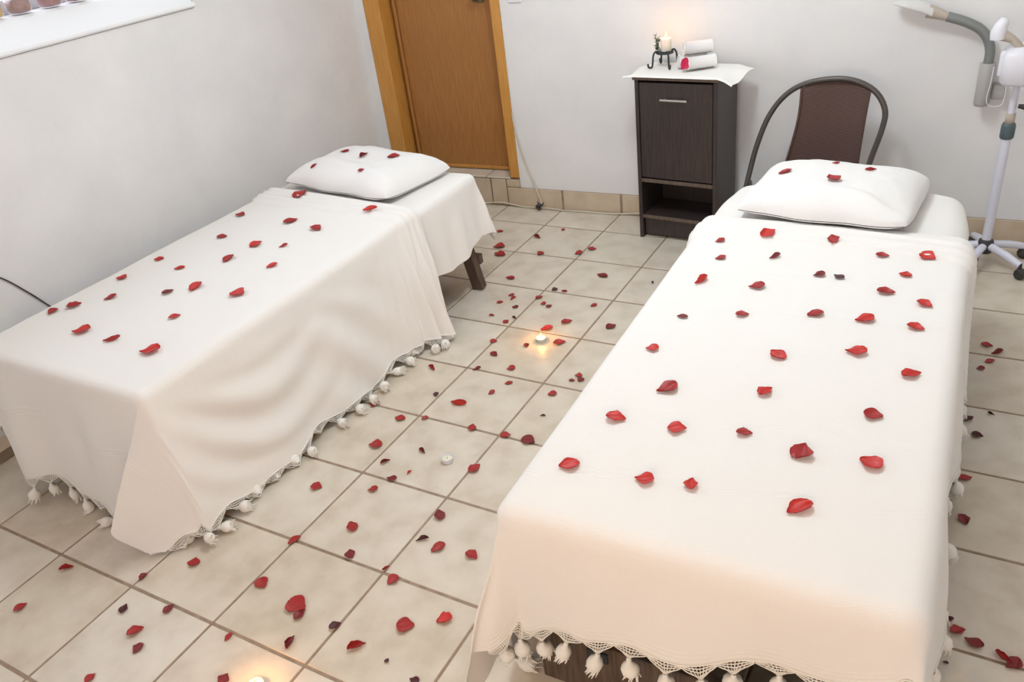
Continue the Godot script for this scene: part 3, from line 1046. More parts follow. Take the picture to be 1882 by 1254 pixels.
func room() -> void:
	# left wall with the window opening above the sill
	var st := st_new(false)
	var lw := Basis(Vector3.UP, LEFT_TURN)
	var put := func(z0: float, z1: float, y0: float, y1: float) -> void:
		add_box(st, Vector3(LEFT_X, 0, 0) + lw * Vector3(-0.15, (y0 + y1) * 0.5, (z0 + z1) * 0.5), Vector3(0.3, y1 - y0, z1 - z0), 0.0, lw)
	put.call(-2.75, -1.09, 0.0, 2.6)
	put.call(0.75, 3.1, 0.0, 2.6)
	put.call(-1.09, 0.75, 0.0, 1.27)
	put.call(-1.09, 0.75, 2.15, 2.6)
	struct("wall_left", done(st), M.plaster, "smooth white plaster wall beside the left bed", "wall")
	# sloping white sill and the window above it
	var prof := [Vector2(0.0, 1.271), Vector2(0.014, 1.274), Vector2(0.018, 1.280), Vector2(0.014, 1.288), Vector2(-0.10, 1.366), Vector2(-0.125, 1.374), Vector2(-0.29, 1.376), Vector2(-0.29, 1.271)]
	st = st_new(false)
	st.set_smooth_group(-1)
	var base := Vector3(LEFT_X, 0, 0)
	for k in prof.size():
		var p: Vector2 = prof[k]
		var q: Vector2 = prof[(k + 1) % prof.size()]
		quad(st, base + lw * Vector3(p.x, p.y, -1.085), base + lw * Vector3(q.x, q.y, -1.085), base + lw * Vector3(q.x, q.y, 0.745), base + lw * Vector3(p.x, p.y, 0.745))
	for zz in [-1.085, 0.745]:
		for k in range(1, prof.size() - 1):
			tri(st, base + lw * Vector3(prof[0].x, prof[0].y, zz), base + lw * Vector3(prof[k].x, prof[k].y, zz), base + lw * Vector3(prof[k + 1].x, prof[k + 1].y, zz))
	struct("trim_1", done(st), M.sill, "thick white window sill carrying the jars on the left wall", "window sill")
	var win := thing("window_1", base, LEFT_TURN)
	tag(win, "window with white frame above the jar sill", "window", "", "structure")
	for b in [[Vector3(-0.27, 1.40, -0.17), Vector3(0.04, 0.05, 1.82)], [Vector3(-0.27, 2.125, -0.17), Vector3(0.04, 0.05, 1.82)], [Vector3(-0.27, 1.76, -1.06), Vector3(0.04, 0.67, 0.05)], [Vector3(-0.27, 1.76, -0.17), Vector3(0.04, 0.67, 0.04)], [Vector3(-0.27, 1.76, 0.72), Vector3(0.04, 0.67, 0.05)]]:
		mi(win, "window_frame", box(b[1], b[0], 0.003), M.white_plastic)
	for z in [-0.61, 0.27]:
		mi(win, "pane", box(Vector3(0.005, 0.67, 0.84), Vector3(-0.27, 1.76, z), 0.0), M.glass)
	# rear wall with the door opening
	st = st_new(false)
	var bw := Basis(Vector3.UP, WALL_TURN)
	var slab := func(x0: float, x1: float, y0: float, y1: float) -> void:
		add_box(st, WALL_ORIGIN + bw * Vector3((x0 + x1) * 0.5, (y0 + y1) * 0.5, -0.1), Vector3(x1 - x0, y1 - y0, 0.2), 0.0, bw)
	slab.call(-1.75, -1.395, 0.0, 2.6)
	slab.call(-1.395, -0.575, 2.12, 2.6)
	slab.call(-0.575, 3.4, 0.0, 2.6)
	add_box(st, WALL_ORIGIN + bw * Vector3(-0.985, 1.06, -0.19), Vector3(0.82, 2.12, 0.02), 0.0, bw)
	struct("wall_back", done(st), M.plaster, "white plaster wall behind cabinet and chair", "wall")
	struct("wall_right", box(Vector3(0.2, 2.6, 6.0), Vector3(3.1, 1.3, 0.3), 0.0), M.plaster, "white wall out of view on the right", "wall")
	st = st_new(false)
	for b in [[-1.8, 0.1, 0.0, 2.6], [2.1, 3.2, 0.0, 2.6], [0.1, 2.1, 0.0, 0.95], [0.1, 2.1, 2.25, 2.6]]:
		add_box(st, Vector3((b[0] + b[1]) * 0.5, (b[2] + b[3]) * 0.5, 3.0), Vector3(b[1] - b[0], b[3] - b[2], 0.2), 0.0)
	struct("wall_front", done(st), M.plaster, "white wall with a wide window behind the viewer", "wall")
	var win2 := thing("window_2", Vector3(1.1, 1.6, 3.0))
	tag(win2, "wide window with white frame behind the viewer", "window", "", "structure")
	for b in [[Vector3(0, -0.625, 0), Vector3(2.0, 0.05, 0.05)], [Vector3(0, 0.625, 0), Vector3(2.0, 0.05, 0.05)], [Vector3(-0.975, 0, 0), Vector3(0.05, 1.2, 0.05)], [Vector3(0, 0, 0), Vector3(0.05, 1.2, 0.05)], [Vector3(0.975, 0, 0), Vector3(0.05, 1.2, 0.05)]]:
		mi(win2, "window_frame", box(b[1], b[0], 0.003), M.white_plastic)
	for x in [-0.4875, 0.4875]:
		mi(win2, "pane", box(Vector3(0.925, 1.2, 0.005), Vector3(x, 0, 0), 0.0), M.glass)
	struct("ceiling", box(Vector3(5.4, 0.2, 6.0), Vector3(0.7, 2.7, 0.2), 0.0), M.ceiling, "white ceiling above the room", "ceiling")
	# rough curb along the left wall
	var curb := thing("baseboard_left", Vector3.ZERO)
	tag(curb, "low tiled curb along the foot of the left wall", "baseboard", "", "structure")
	for k in 8:
		var z := -1.98 + k * TILE + 0.165
		var x := left_wall_x(z)
		mi(curb, "curb_block", box(Vector3(-1.312 - x, 0.040, TILE - 0.008), Vector3((x - 1.312) * 0.5, 0.020, z), 0.003), M.curb_face)
		mi(curb, "tile", box(Vector3(-1.310 - x, 0.006, TILE - 0.006), Vector3((x - 1.310) * 0.5, 0.043, z), 0.001), M.skirting)
	# skirting tiles on the rear wall
	var sk := thing("baseboard_back", WALL_ORIGIN, WALL_TURN)
	tag(sk, "row of beige skirting tiles along the rear wall", "baseboard", "", "structure")
	mi(sk, "grout", box(Vector3(2.9, 0.108, 0.006), Vector3(0.79, 0.054, 0.003), 0.0), M.grout)
	for k in 9:
		var x0 := -0.655 + k * 0.333
		mi(sk, "tile", box(Vector3(0.321, 0.106, 0.009), Vector3(x0 + 0.1645, 0.0545, 0.0065), 0.002), M.skirting)
	# step under the door: riser tiles and tread tiles
	var step := thing("trim_2", WALL_ORIGIN, WALL_TURN)
	tag(step, "tiled step below the wooden door", "step", "", "structure")
	mi(step, "step_core", box(Vector3(0.818, 0.158, 0.196), Vector3(-0.985, 0.079, -0.1), 0.0), M.grout)
	for r in [[-1.394, -1.085], [-1.077, -0.760], [-0.752, -0.662]]:
		mi(step, "tile", box(Vector3(r[1] - r[0], 0.150, 0.010), Vector3((r[0] + r[1]) * 0.5, 0.077, 0.003), 0.002), M.skirting)
	mi(step, "tile", box(Vector3(0.078, 0.042, 0.010), Vector3(-0.616, 0.132, 0.003), 0.002), M.skirting)
	for r in [[-1.30, -1.115], [-1.107, -0.785], [-0.777, -0.63]]:
		mi(step, "tile", box(Vector3(r[1] - r[0], 0.008, 0.19), Vector3((r[0] + r[1]) * 0.5, 0.160, -0.088), 0.002), M.tile[0])

func tiles() -> void:
	var fl := thing("floor", Vector3.ZERO)
	tag(fl, "floor of cream ceramic tiles with brown joints", "floor", "", "structure")
	mi(fl, "grout", box(Vector3(5.2, 0.2, 6.2), Vector3(0.75, -0.1025, 0.25), 0.0), M.grout)
	var mesh := box(Vector3(TILE - 0.0075, 0.010, TILE - 0.0095), Vector3(0, -0.005, 0), 0.0015)
	var rng := RandomNumberGenerator.new()
	rng.seed = 77
	for j in range(-4, 8):
		for i in range(-5, 9):
			var o := mi(fl, "tile", mesh, M.tile[rng.randi() % 4])
			o.position = Vector3((i + 0.5) * TILE, rng.randf_range(-0.0004, 0.0), -(j - 0.5) * TILE)
			o.rotation = Vector3(rng.randf_range(-0.0012, 0.0012), rng.randf_range(-0.0015, 0.0015), rng.randf_range(-0.0012, 0.0012))

func door() -> void:
	var d := thing("door_1", WALL_ORIGIN, WALL_TURN)
	tag(d, "honey-stained wooden door in its frame beside the room's corner", "door", "", "structure")
	var jamb := mi(d, "door_frame", box(Vector3(0.10, 1.95, 0.13), Vector3(-1.343, 1.139, -0.062), 0.003), M.frame)
	jamb.set_meta("label", "orange-brown wooden jamb")
	mi(d, "door_frame", box(Vector3(0.052, 1.962, 0.13), Vector3(-0.602, 1.145, -0.058), 0.003), M.frame)
	mi(d, "door_frame", box(Vector3(0.81, 0.06, 0.13), Vector3(-0.985, 2.09, -0.062), 0.003), M.frame)
	mi(d, "door_stop", tube([Vector3(-1.262, 0.178, -0.088), Vector3(-1.262, 2.055, -0.088)], 0.010, 10), M.door)
	var leaf := mi(d, "door_leaf", box(Vector3(0.655, 1.888, 0.035), Vector3(-0.958, 1.110, -0.112), 0.003), M.door)
	for k in 2:
		mi(leaf, "stile", box(Vector3(0.05, 1.86, 0.006), Vector3([-1.225, -0.662][k], 1.118, -0.094), 0.002), M.door)
	mi(leaf, "bottom_rail", box(Vector3(0.52, 0.018, 0.006), Vector3(-0.945, 0.180, -0.094), 0.002), M.frame)
	var hd := mi(d, "handle", box(Vector3(0.045, 0.13, 0.006), Vector3(-0.735, 1.115, -0.090), 0.003), M.brass)
	var st := st_new()
	add_lathe(st, [Vector2(0.0, 0.06), Vector2(0.02, 0.058), Vector2(0.027, 0.045), Vector2(0.024, 0.03), Vector2(0.012, 0.02), Vector2(0.012, 0.0)], 20, Vector3(-0.735, 1.088, -0.088), Basis(Vector3.RIGHT, PI * 0.5))
	mi(hd, "knob", done(st), M.brass)
	# light switch, its lower edge just in view
	var s := thing("light_switch", on_wall(-0.487, 1.115, 0.0), WALL_TURN)
	tag(s, "white light switch plate beside the door at the top edge", "switch")
	mi(s, "plate", box(Vector3(0.075, 0.115, 0.008), Vector3(0, 0, 0.005), 0.003), M.white_plastic)
	mi(s, "rocker", box(Vector3(0.03, 0.06, 0.006), Vector3(0, 0, 0.011), 0.002), M.white_plastic)

# ---------------------------------------------------------------- beds
func left_bump(a: float, b: float) -> float:
	var y := 0.0025 * noise.get_noise_2d(a * 260.0, b * 180.0)
	var t := b - left_head(a)
	y += 0.009 * (1.0 - smoothstep(0.128, 0.136, t))
	for k in 3:
		y += 0.008 * exp(-pow((t - 0.035 * (k + 0.6)) / 0.006, 2.0))
	return y

func left_head(a: float) -> float:
	return -0.890 + 0.083 * (a + 0.285)

func left_bed() -> void:
	var x0 := -1.117
	var x1 := -0.285
	var c := {
		"dense": 1.45, "x0": x0, "x1": x1, "z0": -1.335, "z1": 0.452, "r": 0.032, "h": 0.53,
		"a0": x0 - 0.25, "a1": x1 - 0.032 + 0.050 + 0.462,
		"b0": left_head,
		"b1": func(a): return 0.452 - 0.032 + 0.050 + 0.430 + 0.018 * sin(a * 9.0 + 0.5) - 0.03 * exp(-pow((a + 0.86) / 0.09, 2.0)) - 0.18 * smoothstep(-0.98, -1.12, a),
		"hem": func(b): return 0.012 * sin(b * 13.0) + 0.008 * sin(b * 29.0 + 1.0),
		"bump": left_bump,
		"lean": func(side, s): return (0.07 + 0.16 * exp(-pow((s + 0.86) / 0.14, 2.0))) if side == 0 else 0.07 + 0.08 * exp(-pow((s + 0.95) / 0.12, 2.0)),
		"wave": func(side, s, d): return left_wave(side, s, d),
		"fold": {Vector2i(1, 1): [Vector2(-0.86, 0.62), 0.36, 1.02], Vector2i(-1, 1): [Vector2(0.5, 0.2), 0.25, 0.6]},
	}
	var sp := thing("bedspread", Vector3.ZERO)
	tag(sp, "white fringed cotton cover on the left bed, its corner trailing on the tiles", "bedspread")
	mi(sp, "cover", drape_mesh(c, 150, 200), M.cover_left)
	fringe(sp, c, func(t): return [Vector2(1, t), Vector2(0.985, t)], 0.02, 0.97, 0.08, 21)
	fringe(sp, c, func(t): return [Vector2(t, 1), Vector2(t, 0.985)], 0.24, 0.70, 0.072, 22)
	# bunched pompoms at the head end of the cover
	# sheet under it
	var s := {
		"x0": x0, "x1": x1 + 0.004, "z0": -1.338, "z1": 0.44, "r": 0.030, "h": 0.522,
		"a0": x0 - 0.15, "a1": x1 - 0.03 + 0.047 + 0.262,
		"b0": func(a): return -1.338 + 0.03 - 0.047 - 0.255,
		"b1": func(a): return left_head(a) + 0.10,
		"hem": func(b): return 0.012 * sin(b * 16.0) + 0.02 * smoothstep(-1.25, -1.0, b),
		"bump": func(a, b): return 0.002 * noise.get_noise_2d(a * 300.0, b * 220.0),
		"lean": func(side, q): return (0.10 - 0.12 * smoothstep(-1.0, -0.88, q)) if side == 0 else 0.05,
		"wave": func(side, q, d): return smoothstep(0.0, 0.2, d) * (0.008 * sin(q * 26.0) + 0.005 * sin(q * 55.0 + 1.0)) * smoothstep(-0.9, -1.05, q),
		"fold": {Vector2i(1, -1): [Vector2(0.8, -0.2), 0.15, 0.5], Vector2i(-1, -1): [Vector2(-0.4, -0.5), 0.15, 0.8]},
	}
	var sh := mi(self, "bed_sheet", drape_mesh(s, 90, 70), M.linen)
	tag(sh, "plain white sheet hanging over the head of the left bed", "bed sheet")
	# pillow
	var p := mi(self, "pillow", pillow_mesh(PL), M.pillow)
	p.position = PL_AT
	p.rotation = Vector3(-PL.tilt, PL_TURN, 0)
	tag(p, "plump white pillow at the head of the left bed", "pillow")
	trestle("wooden trestle table under the left bed's covers, one leg showing", Vector3((x0 + x1) * 0.5, 0, -0.44), 0.0, 0.75, 1.70, 0.495, false)

func left_wave(side: int, s: float, d: float) -> float:
	var w := 0.0
	var g := smoothstep(0.0, 0.22, d)
	if side == 0:
		# swags sagging towards the foot, then straighter hanging towards the head
		var m := exp(-pow((s - 0.12) / 0.26, 2.0))
		var m2 := exp(-pow((s + 0.38) / 0.2, 2.0))
		w += m * 0.011 * sin((d + 0.55 * pow(s - 0.02, 2.0) * 3.0) * 38.0 + s * 3.5) * smoothstep(0.04, 0.15, d) * (1.0 - smoothstep(0.36, 0.46, d))
		w += m2 * 0.009 * sin((d * 0.8 + (s + 0.38) * 0.9) * 30.0) * smoothstep(0.04, 0.15, d)
		w += g * 0.007 * sin(s * 16.0 + 0.6)
		w += g * 0.018 * exp(-pow((s + 0.80) / 0.13, 2.0)) * sin((s + 0.9) * 95.0) * smoothstep(0.0, 0.3, d)
	else:
		w += g * 0.012 * sin(s * 13.0 + 1.0 + d * 4.0) + g * 0.006 * sin(s * 31.0)
	return w

var PL := {"w": 0.64, "d": 0.42, "t": 0.105, "tilt": 0.022, "bow": 0.05, "sd": 3.0, "extra": func(u, v): return 0.008 * exp(-pow((v - 0.45 - 0.2 * u) / 0.10, 2.0)) * (1.0 - u * u) * (1.0 - v * v)}
var PL_AT := Vector3(-0.714, 0.5285, -1.142)
var PL_TURN := -0.13
var PR := {"w": 0.535, "d": 0.435, "t": 0.098, "tilt": 0.030, "bow": 0.02, "sd": 9.0, "extra": func(u, v): return -0.035 * smoothstep(0.35, 0.9, u) * smoothstep(0.2, 0.9, v) * (1.0 - pow(absf(u), 6.0)) * (1.0 - pow(absf(v), 6.0)) + 0.012 * exp(-pow((v - 0.62 - 0.35 * (u - 0.2)) / 0.09, 2.0)) * smoothstep(-0.1, 0.3, u) * (1.0 - pow(absf(u), 6.0)) * (1.0 - pow(absf(v), 6.0))}
var PR_AT := Vector3(1.192, 0.5525, -1.226)
var PR_TURN := -0.06

const RB_X := 1.2375
const RB_TURN := 0.024

func right_head(a: float) -> float:
	return -1.035 + 0.03 * (a + 0.4)

func right_bump(a: float, b: float) -> float:
	var y := 0.0022 * noise.get_noise_2d(a * 240.0 + 90.0, b * 170.0)
	var t := b - right_head(a) - 0.05 * pow(a / 0.4, 2.0) * 0.6
	y += 0.009 * (1.0 - smoothstep(0.120, 0.129, t))
	for k in 2:
		y += 0.008 * exp(-pow((t - 0.045 * (k + 0.7)) / 0.007, 2.0))
	return y

func right_bump_world(x: float, z: float) -> float:
	var l := Basis(Vector3.UP, RB_TURN).inverse() * Vector3(x - RB_X, 0, z)
	return right_bump(l.x, l.z)

func right_wave(side: int, s: float, d: float) -> float:
	var g := smoothstep(0.0, 0.3, d)
	if side == 1:
		return g * (0.012 * sin(s * 11.0 + 2.2) + 0.006 * sin(s * 23.0 + d * 5.0) + 0.02 * exp(-pow((s - 0.36) / 0.05, 2.0)))
	return g * (0.010 * sin(s * 9.0 + 0.4) + 0.006 * sin(s * 21.0))

func right_bed() -> void:
	var hw := 0.404
	var c := {
		"dense": 1.45, "x0": -hw, "x1": hw, "z0": -1.455, "z1": 0.482, "r": 0.044, "h": 0.55,
		"a0": -hw + 0.036 - 0.056 - 0.46, "a1": hw - 0.036 + 0.056 + 0.375,
		"b0": right_head,
		"b1": func(a): return 0.482 - 0.044 + 0.069 + 0.506 - (0.222 + 0.25 * (a + 0.38) + 0.035 * exp(-pow((a + 0.265) / 0.05, 2.0)) - 0.02 * exp(-pow((a + 0.35) / 0.03, 2.0)) + 0.012 * sin((a + 0.2) * 24.0)),
		"hem": func(b): return 0.014 * sin(b * 10.0 + 0.8),
		"bump": right_bump,
		"lean": func(side, _s): return 0.085 if side == 0 else 0.075,
		"wave": func(side, s, d): return right_wave(side, s, d),
		"fold": {Vector2i(-1, 1): [Vector2(-0.42, 0.9), 0.20, 0.9], Vector2i(1, 1): [Vector2(0.4, 0.7), 0.16, 0.8]},
	}
	var sp := thing("bedspread", Vector3(RB_X, 0, 0), RB_TURN)
	tag(sp, "white fringed cotton cover spread over the right bed in front", "bedspread")
	mi(sp, "cover", drape_mesh(c, 150, 210), M.cover_right)
	fringe(sp, c, func(t): return [Vector2(t, 1), Vector2(t, 0.985)], 0.20, 0.80, 0.070, 31)
	fringe(sp, c, func(t): return [Vector2(1, t), Vector2(0.985, t)], 0.03, 0.80, 0.085, 32)
	fringe(sp, c, func(t): return [Vector2(0, t), Vector2(0.015, t)], 0.55, 0.84, 0.085, 33)
	var s := {
		"x0": -hw, "x1": hw - 0.01, "z0": -1.458, "z1": 0.46, "r": 0.07, "h": 0.542,
		"a0": -hw + 0.055 - 0.086 - 0.27, "a1": hw - 0.055 + 0.086 + 0.26,
		"b0": func(_a): return -1.458 + 0.055 - 0.086 - 0.25,
		"b1": func(a): return right_head(a) + 0.10,
		"hem": func(b): return 0.01 * sin(b * 14.0),
		"bump": func(a, b): return 0.002 * noise.get_noise_2d(a * 300.0 + 40.0, b * 220.0) - 0.022 * smoothstep(0.22, 0.40, absf(a)) * smoothstep(-1.2, -1.46, b),
		"lean": func(side, _s): return 0.03 if side == 0 else 0.04,
		"wave": func(_side, q, d): return smoothstep(0.0, 0.2, d) * 0.006 * sin(q * 22.0),
		"fold": {Vector2i(1, -1): [Vector2(0.5, -0.5), 0.1, 0.8], Vector2i(-1, -1): [Vector2(-0.5, -0.5), 0.1, 0.8]},
	}
	var sh := mi(self, "bed_sheet", drape_mesh(s, 90, 70), M.linen)
	sh.position = Vector3(RB_X, 0, 0)
	sh.rotation.y = RB_TURN
	tag(sh, "plain white sheet hanging over the head of the right bed", "bed sheet")
	var p := mi(self, "pillow", pillow_mesh(PR), M.pillow)
	p.position = PR_AT
	p.rotation = Vector3(-PR.tilt, PR_TURN, 0)
	tag(p, "flatter white pillow with a folded flap on the right bed", "pillow")
	trestle("wooden massage table under the right bed's covers, low rail showing", Vector3(RB_X, 0, 0) + Basis(Vector3.UP, RB_TURN) * Vector3(0, 0, -0.475), RB_TURN, 0.66, 1.80, 0.505, true)

func trestle(label: String, at: Vector3, turn: float, w: float, l: float, h: float, rail: bool) -> void:
	var t := thing("massage_table", at, turn)
	tag(t, label, "table")
	mi(t, "tabletop", box(Vector3(w, 0.05, l), Vector3(0, h - 0.027, 0), 0.012), M.trestle)
	for sz in [-1, 1]:
		for sx in [-1, 1]:
			var foot := Vector3(sx * (w * 0.5 + 0.030), 0.0, sz * (l * 0.5 - 0.035))
			var top := Vector3(sx * (w * 0.5 - 0.05), h - 0.05, sz * (l * 0.5 - 0.055))
			if rail:
				foot = Vector3(sx * (w * 0.5 - 0.03), 0.0, sz * (l * 0.5 - 0.03))
			mi(t, "leg", bar(foot + Vector3(0, 0.004, 0), top, 0.055, 0.04), M.trestle)
		if rail:
			mi(t, "rail", box(Vector3(w + 0.05, 0.17, 0.028), Vector3(0, 0.090, sz * (l * 0.5 - 0.002)), 0.003), M.trestle)
			mi(t, "hinge", box(Vector3(0.05, 0.03, 0.004), Vector3(-w * 0.5 + 0.12, 0.145, sz * (l * 0.5 + 0.0145)), 0.001), M.iron)
		else:
			mi(t, "brace", bar(Vector3(-w * 0.5 - 0.04, 0.115, sz * (l * 0.5 - 0.005)), Vector3(w * 0.5 + 0.04, 0.135, sz * (l * 0.5 - 0.005)), 0.045, 0.03), M.trestle)
	mi(t, "stretcher", box(Vector3(0.05, 0.05, l - 0.2), Vector3(0, 0.30, 0), 0.003), M.trestle)

# ---------------------------------------------------------------- cabinet and what stands on it
const CAB_TOP := 0.775
func cabinet() -> void:
	var W := 0.385
	var D := 0.235
	var t := thing("cabinet", Vector3(0.204, 0, -1.962), -0.085)   # front left foot; x along the front, -z to the wall
	tag(t, "narrow dark brown cabinet with flap door against the rear wall", "cabinet")
	for k in 2:
		mi(t, "side_panel", box(Vector3(0.018, CAB_TOP - 0.018, D), Vector3([0.009, W - 0.009][k], (CAB_TOP - 0.018) * 0.5, -D * 0.5), 0.0015), M.espresso)
		mi(t, "edge_band", box(Vector3(0.016, CAB_TOP - 0.02, 0.0012), Vector3([0.009, W - 0.009][k], (CAB_TOP - 0.018) * 0.5, 0.0005), 0.0003), M.espresso)
	mi(t, "top", box(Vector3(W + 0.014, 0.018, D + 0.01), Vector3(W * 0.5, CAB_TOP - 0.009, -D * 0.5 + 0.004), 0.0015), M.edge)
	mi(t, "back", box(Vector3(W - 0.038, CAB_TOP - 0.03, 0.006), Vector3(W * 0.5, CAB_TOP * 0.5 - 0.005, -D + 0.006), 0.0), M.espresso)
	var dr := mi(t, "door", box(Vector3(W - 0.042, 0.438, 0.016), Vector3(W * 0.5, 0.527, -0.010), 0.002), M.espresso)
	var hd := st_new()
	add_tube(hd, [Vector3(W * 0.5 - 0.063, 0.676, 0.018), Vector3(W * 0.5 + 0.063, 0.676, 0.018)], 0.0055, 10)
	for sx in [-0.045, 0.045]:
		add_tube(hd, [Vector3(W * 0.5 + sx, 0.676, -0.002), Vector3(W * 0.5 + sx, 0.676, 0.018)], 0.004, 8)
	mi(dr, "handle", done(hd), M.steel)
	mi(t, "shelf", box(Vector3(W - 0.037, 0.018, D - 0.012), Vector3(W * 0.5, 0.293, -D * 0.5 + 0.004), 0.0015), M.espresso)
	mi(t, "edge_band", box(Vector3(W - 0.038, 0.016, 0.0012), Vector3(W * 0.5, 0.293, -0.0012), 0.0003), M.edge)
	mi(t, "bottom", box(Vector3(W - 0.037, 0.018, D - 0.012), Vector3(W * 0.5, 0.112, -D * 0.5 + 0.004), 0.0015), M.espresso)
	mi(t, "edge_band", box(Vector3(W - 0.038, 0.016, 0.0012), Vector3(W * 0.5, 0.112, -0.0012), 0.0003), M.edge)
	mi(t, "kick_board", box(Vector3(W - 0.038, 0.088, 0.016), Vector3(W * 0.5, 0.058, -0.030), 0.0015), M.espresso)
	# cloth on the cabinet: a stiff runner whose ends stand out past the sides
	var rows := []
	var uvs := []
	for j in 29:
		var r := []
		var u2 := []
		for i in 49:
			var x := lerpf(-0.052, W + 0.066, i / 48.0)
			var z := lerpf(-D + 0.004, 0.016, j / 28.0)
			var over := maxf(maxf(-0.008 - x, x - W - 0.008), 0.0)
			var y := CAB_TOP + 0.0018 - over * (0.25 if x < 0 else (0.55 - 0.35 * (1.0 - j / 28.0)))
			y += 0.006 * smoothstep(0.0, 0.03, over) * sin(z * 34.0 + 0.6)
			var fr := maxf(z - 0.010, 0.0)
			y -= fr * 0.9
			y += 0.0008 * noise.get_noise_2d(x * 900.0, z * 900.0)
			r.append(Vector3(x + 0.01 * (1.0 - j / 28.0) * smoothstep(0.0, 0.03, over), y, z))
			u2.append(Vector2(x / 0.3, z / 2.0))
		rows.append(r)
		uvs.append(u2)
	var cl := mi(self, "table_runner", grid(rows, uvs, true), M.linen)
	cl.position = t.position
	cl.rotation.y = t.rotation.y
	tag(cl, "small white cloth laid over the dark cabinet's top", "cloth")
	var place := func(x: float, z: float, y := 0.0) -> Vector3:
		return t.position + Basis(Vector3.UP, t.rotation.y) * Vector3(x, CAB_TOP + 0.003 + y, z)
	# wrought iron stand
	var s := thing("candle_stand", place.call(0.080, -0.150), -0.15)
	tag(s, "black wrought iron candle stand with hooked feet on the cabinet", "candle holder")
	var st := st_new()
	var ring := []
	for k in 25:
		ring.append(Vector3(cos(TAU * k / 24.0) * 0.036, 0.062, sin(TAU * k / 24.0) * 0.036))
	add_tube(st, ring, 0.004, 8, false)
	add_lathe(st, [Vector2(0.0, 0.0655), Vector2(0.034, 0.0655), Vector2(0.035, 0.062), Vector2(0.0, 0.061)], 24)
	mi(s, "dish", done(st), M.iron)
	for k in 4:
		var a := PI * 0.25 + PI * 0.5 * k
		var d := Vector3(cos(a), 0, sin(a))
		var pts := smooth([d * 0.030 + Vector3(0, 0.068, 0), d * 0.043 + Vector3(0, 0.070, 0), d * 0.053 + Vector3(0, 0.054, 0), d * 0.056 + Vector3(0, 0.024, 0), d * 0.060 + Vector3(0, 0.007, 0), d * 0.068 + Vector3(0, 0.0048, 0), d * 0.076 + Vector3(0, 0.009, 0), d * 0.078 + Vector3(0, 0.022, 0)], 4)
		mi(s, "leg", tube(pts, 0.0042, 8), M.iron)
	# pillar candle
	var c := thing("pillar_candle", place.call(0.087, -0.150, 0.0685))
	tag(c, "short burning cream candle on the iron stand", "candle")
	mi(c, "wax", lathe([Vector2(0.0, 0.0), Vector2(0.022, 0.0), Vector2(0.0235, 0.002), Vector2(0.0235, 0.050), Vector2(0.0228, 0.054), Vector2(0.020, 0.0545), Vector2(0.016, 0.050), Vector2(0.0, 0.049)], 28), M.wax)
	mi(c, "wick", tube([Vector3(0, 0.049, 0), Vector3(0.0005, 0.058, 0)], 0.001, 6), M.wick)
	var f := mi(c, "flame", flame_mesh(1.25), M.flame)
	f.position = Vector3(0, 0.056, 0)
	candle_light(c, Vector3(0, 0.070, 0), 0.006)
	# greenery tucked beside it
	var g := thing("green_sprig", place.call(0.045, -0.156, 0.068))
	tag(g, "small dark green sprig leaning on the cream candle", "sprig")
	var rng := RandomNumberGenerator.new()
	rng.seed = 9
	for b in 3:
		var stem := smooth([Vector3(0.006 * b - 0.004, 0.0, 0.006 * b), Vector3(-0.004, 0.022 + 0.008 * b, 0.004 * b), Vector3(0.008 - 0.008 * b, 0.044 + 0.010 * b, 0.002)], 5)
		mi(g, "stem", tube(stem, 0.0011, 5), M.leaf)
		var nd := st_new()
		for k in 40:
			var p: Vector3 = stem[rng.randi_range(1, stem.size() - 1)]
			var q := p + Vector3(rng.randf_range(-1, 1), rng.randf_range(-0.1, 0.9), rng.randf_range(-1, 1)).normalized() * rng.randf_range(0.008, 0.017)
			add_tube(nd, [p, p.lerp(q, 0.5), q], [0.0006, 0.0012, 0.0003], 4, false)
		mi(g, "needles", done(nd), M.leaf)
	# rolled towels
	var R := 0.031
	var turn := 0.62
	towel(place.call(0.210, -0.152, R), turn, R, "rolled white towel at the back left of the cabinet stack")
	towel(place.call(0.264, -0.118, R), turn, R, "rolled white towel in front, bottom of the cabinet stack")
	towel(place.call(0.238, -0.146, R * 2.80), turn - 0.1, R, "rolled white towel lying on top of the two others")
	var fp := mi(self, "flower_petal", petal_mesh(0, 9), M.fuchsia)
	fp.transform = Transform3D((Basis(Vector3.UP, 0.3) * Basis(Vector3.RIGHT, PI * 0.42) * Basis(Vector3.UP, 1.1)).scaled_local(Vector3.ONE * 0.052), place.call(0.210, -0.062, 0.036))
	tag(fp, "pink flower petal stuck between the rolled towels", "petal")

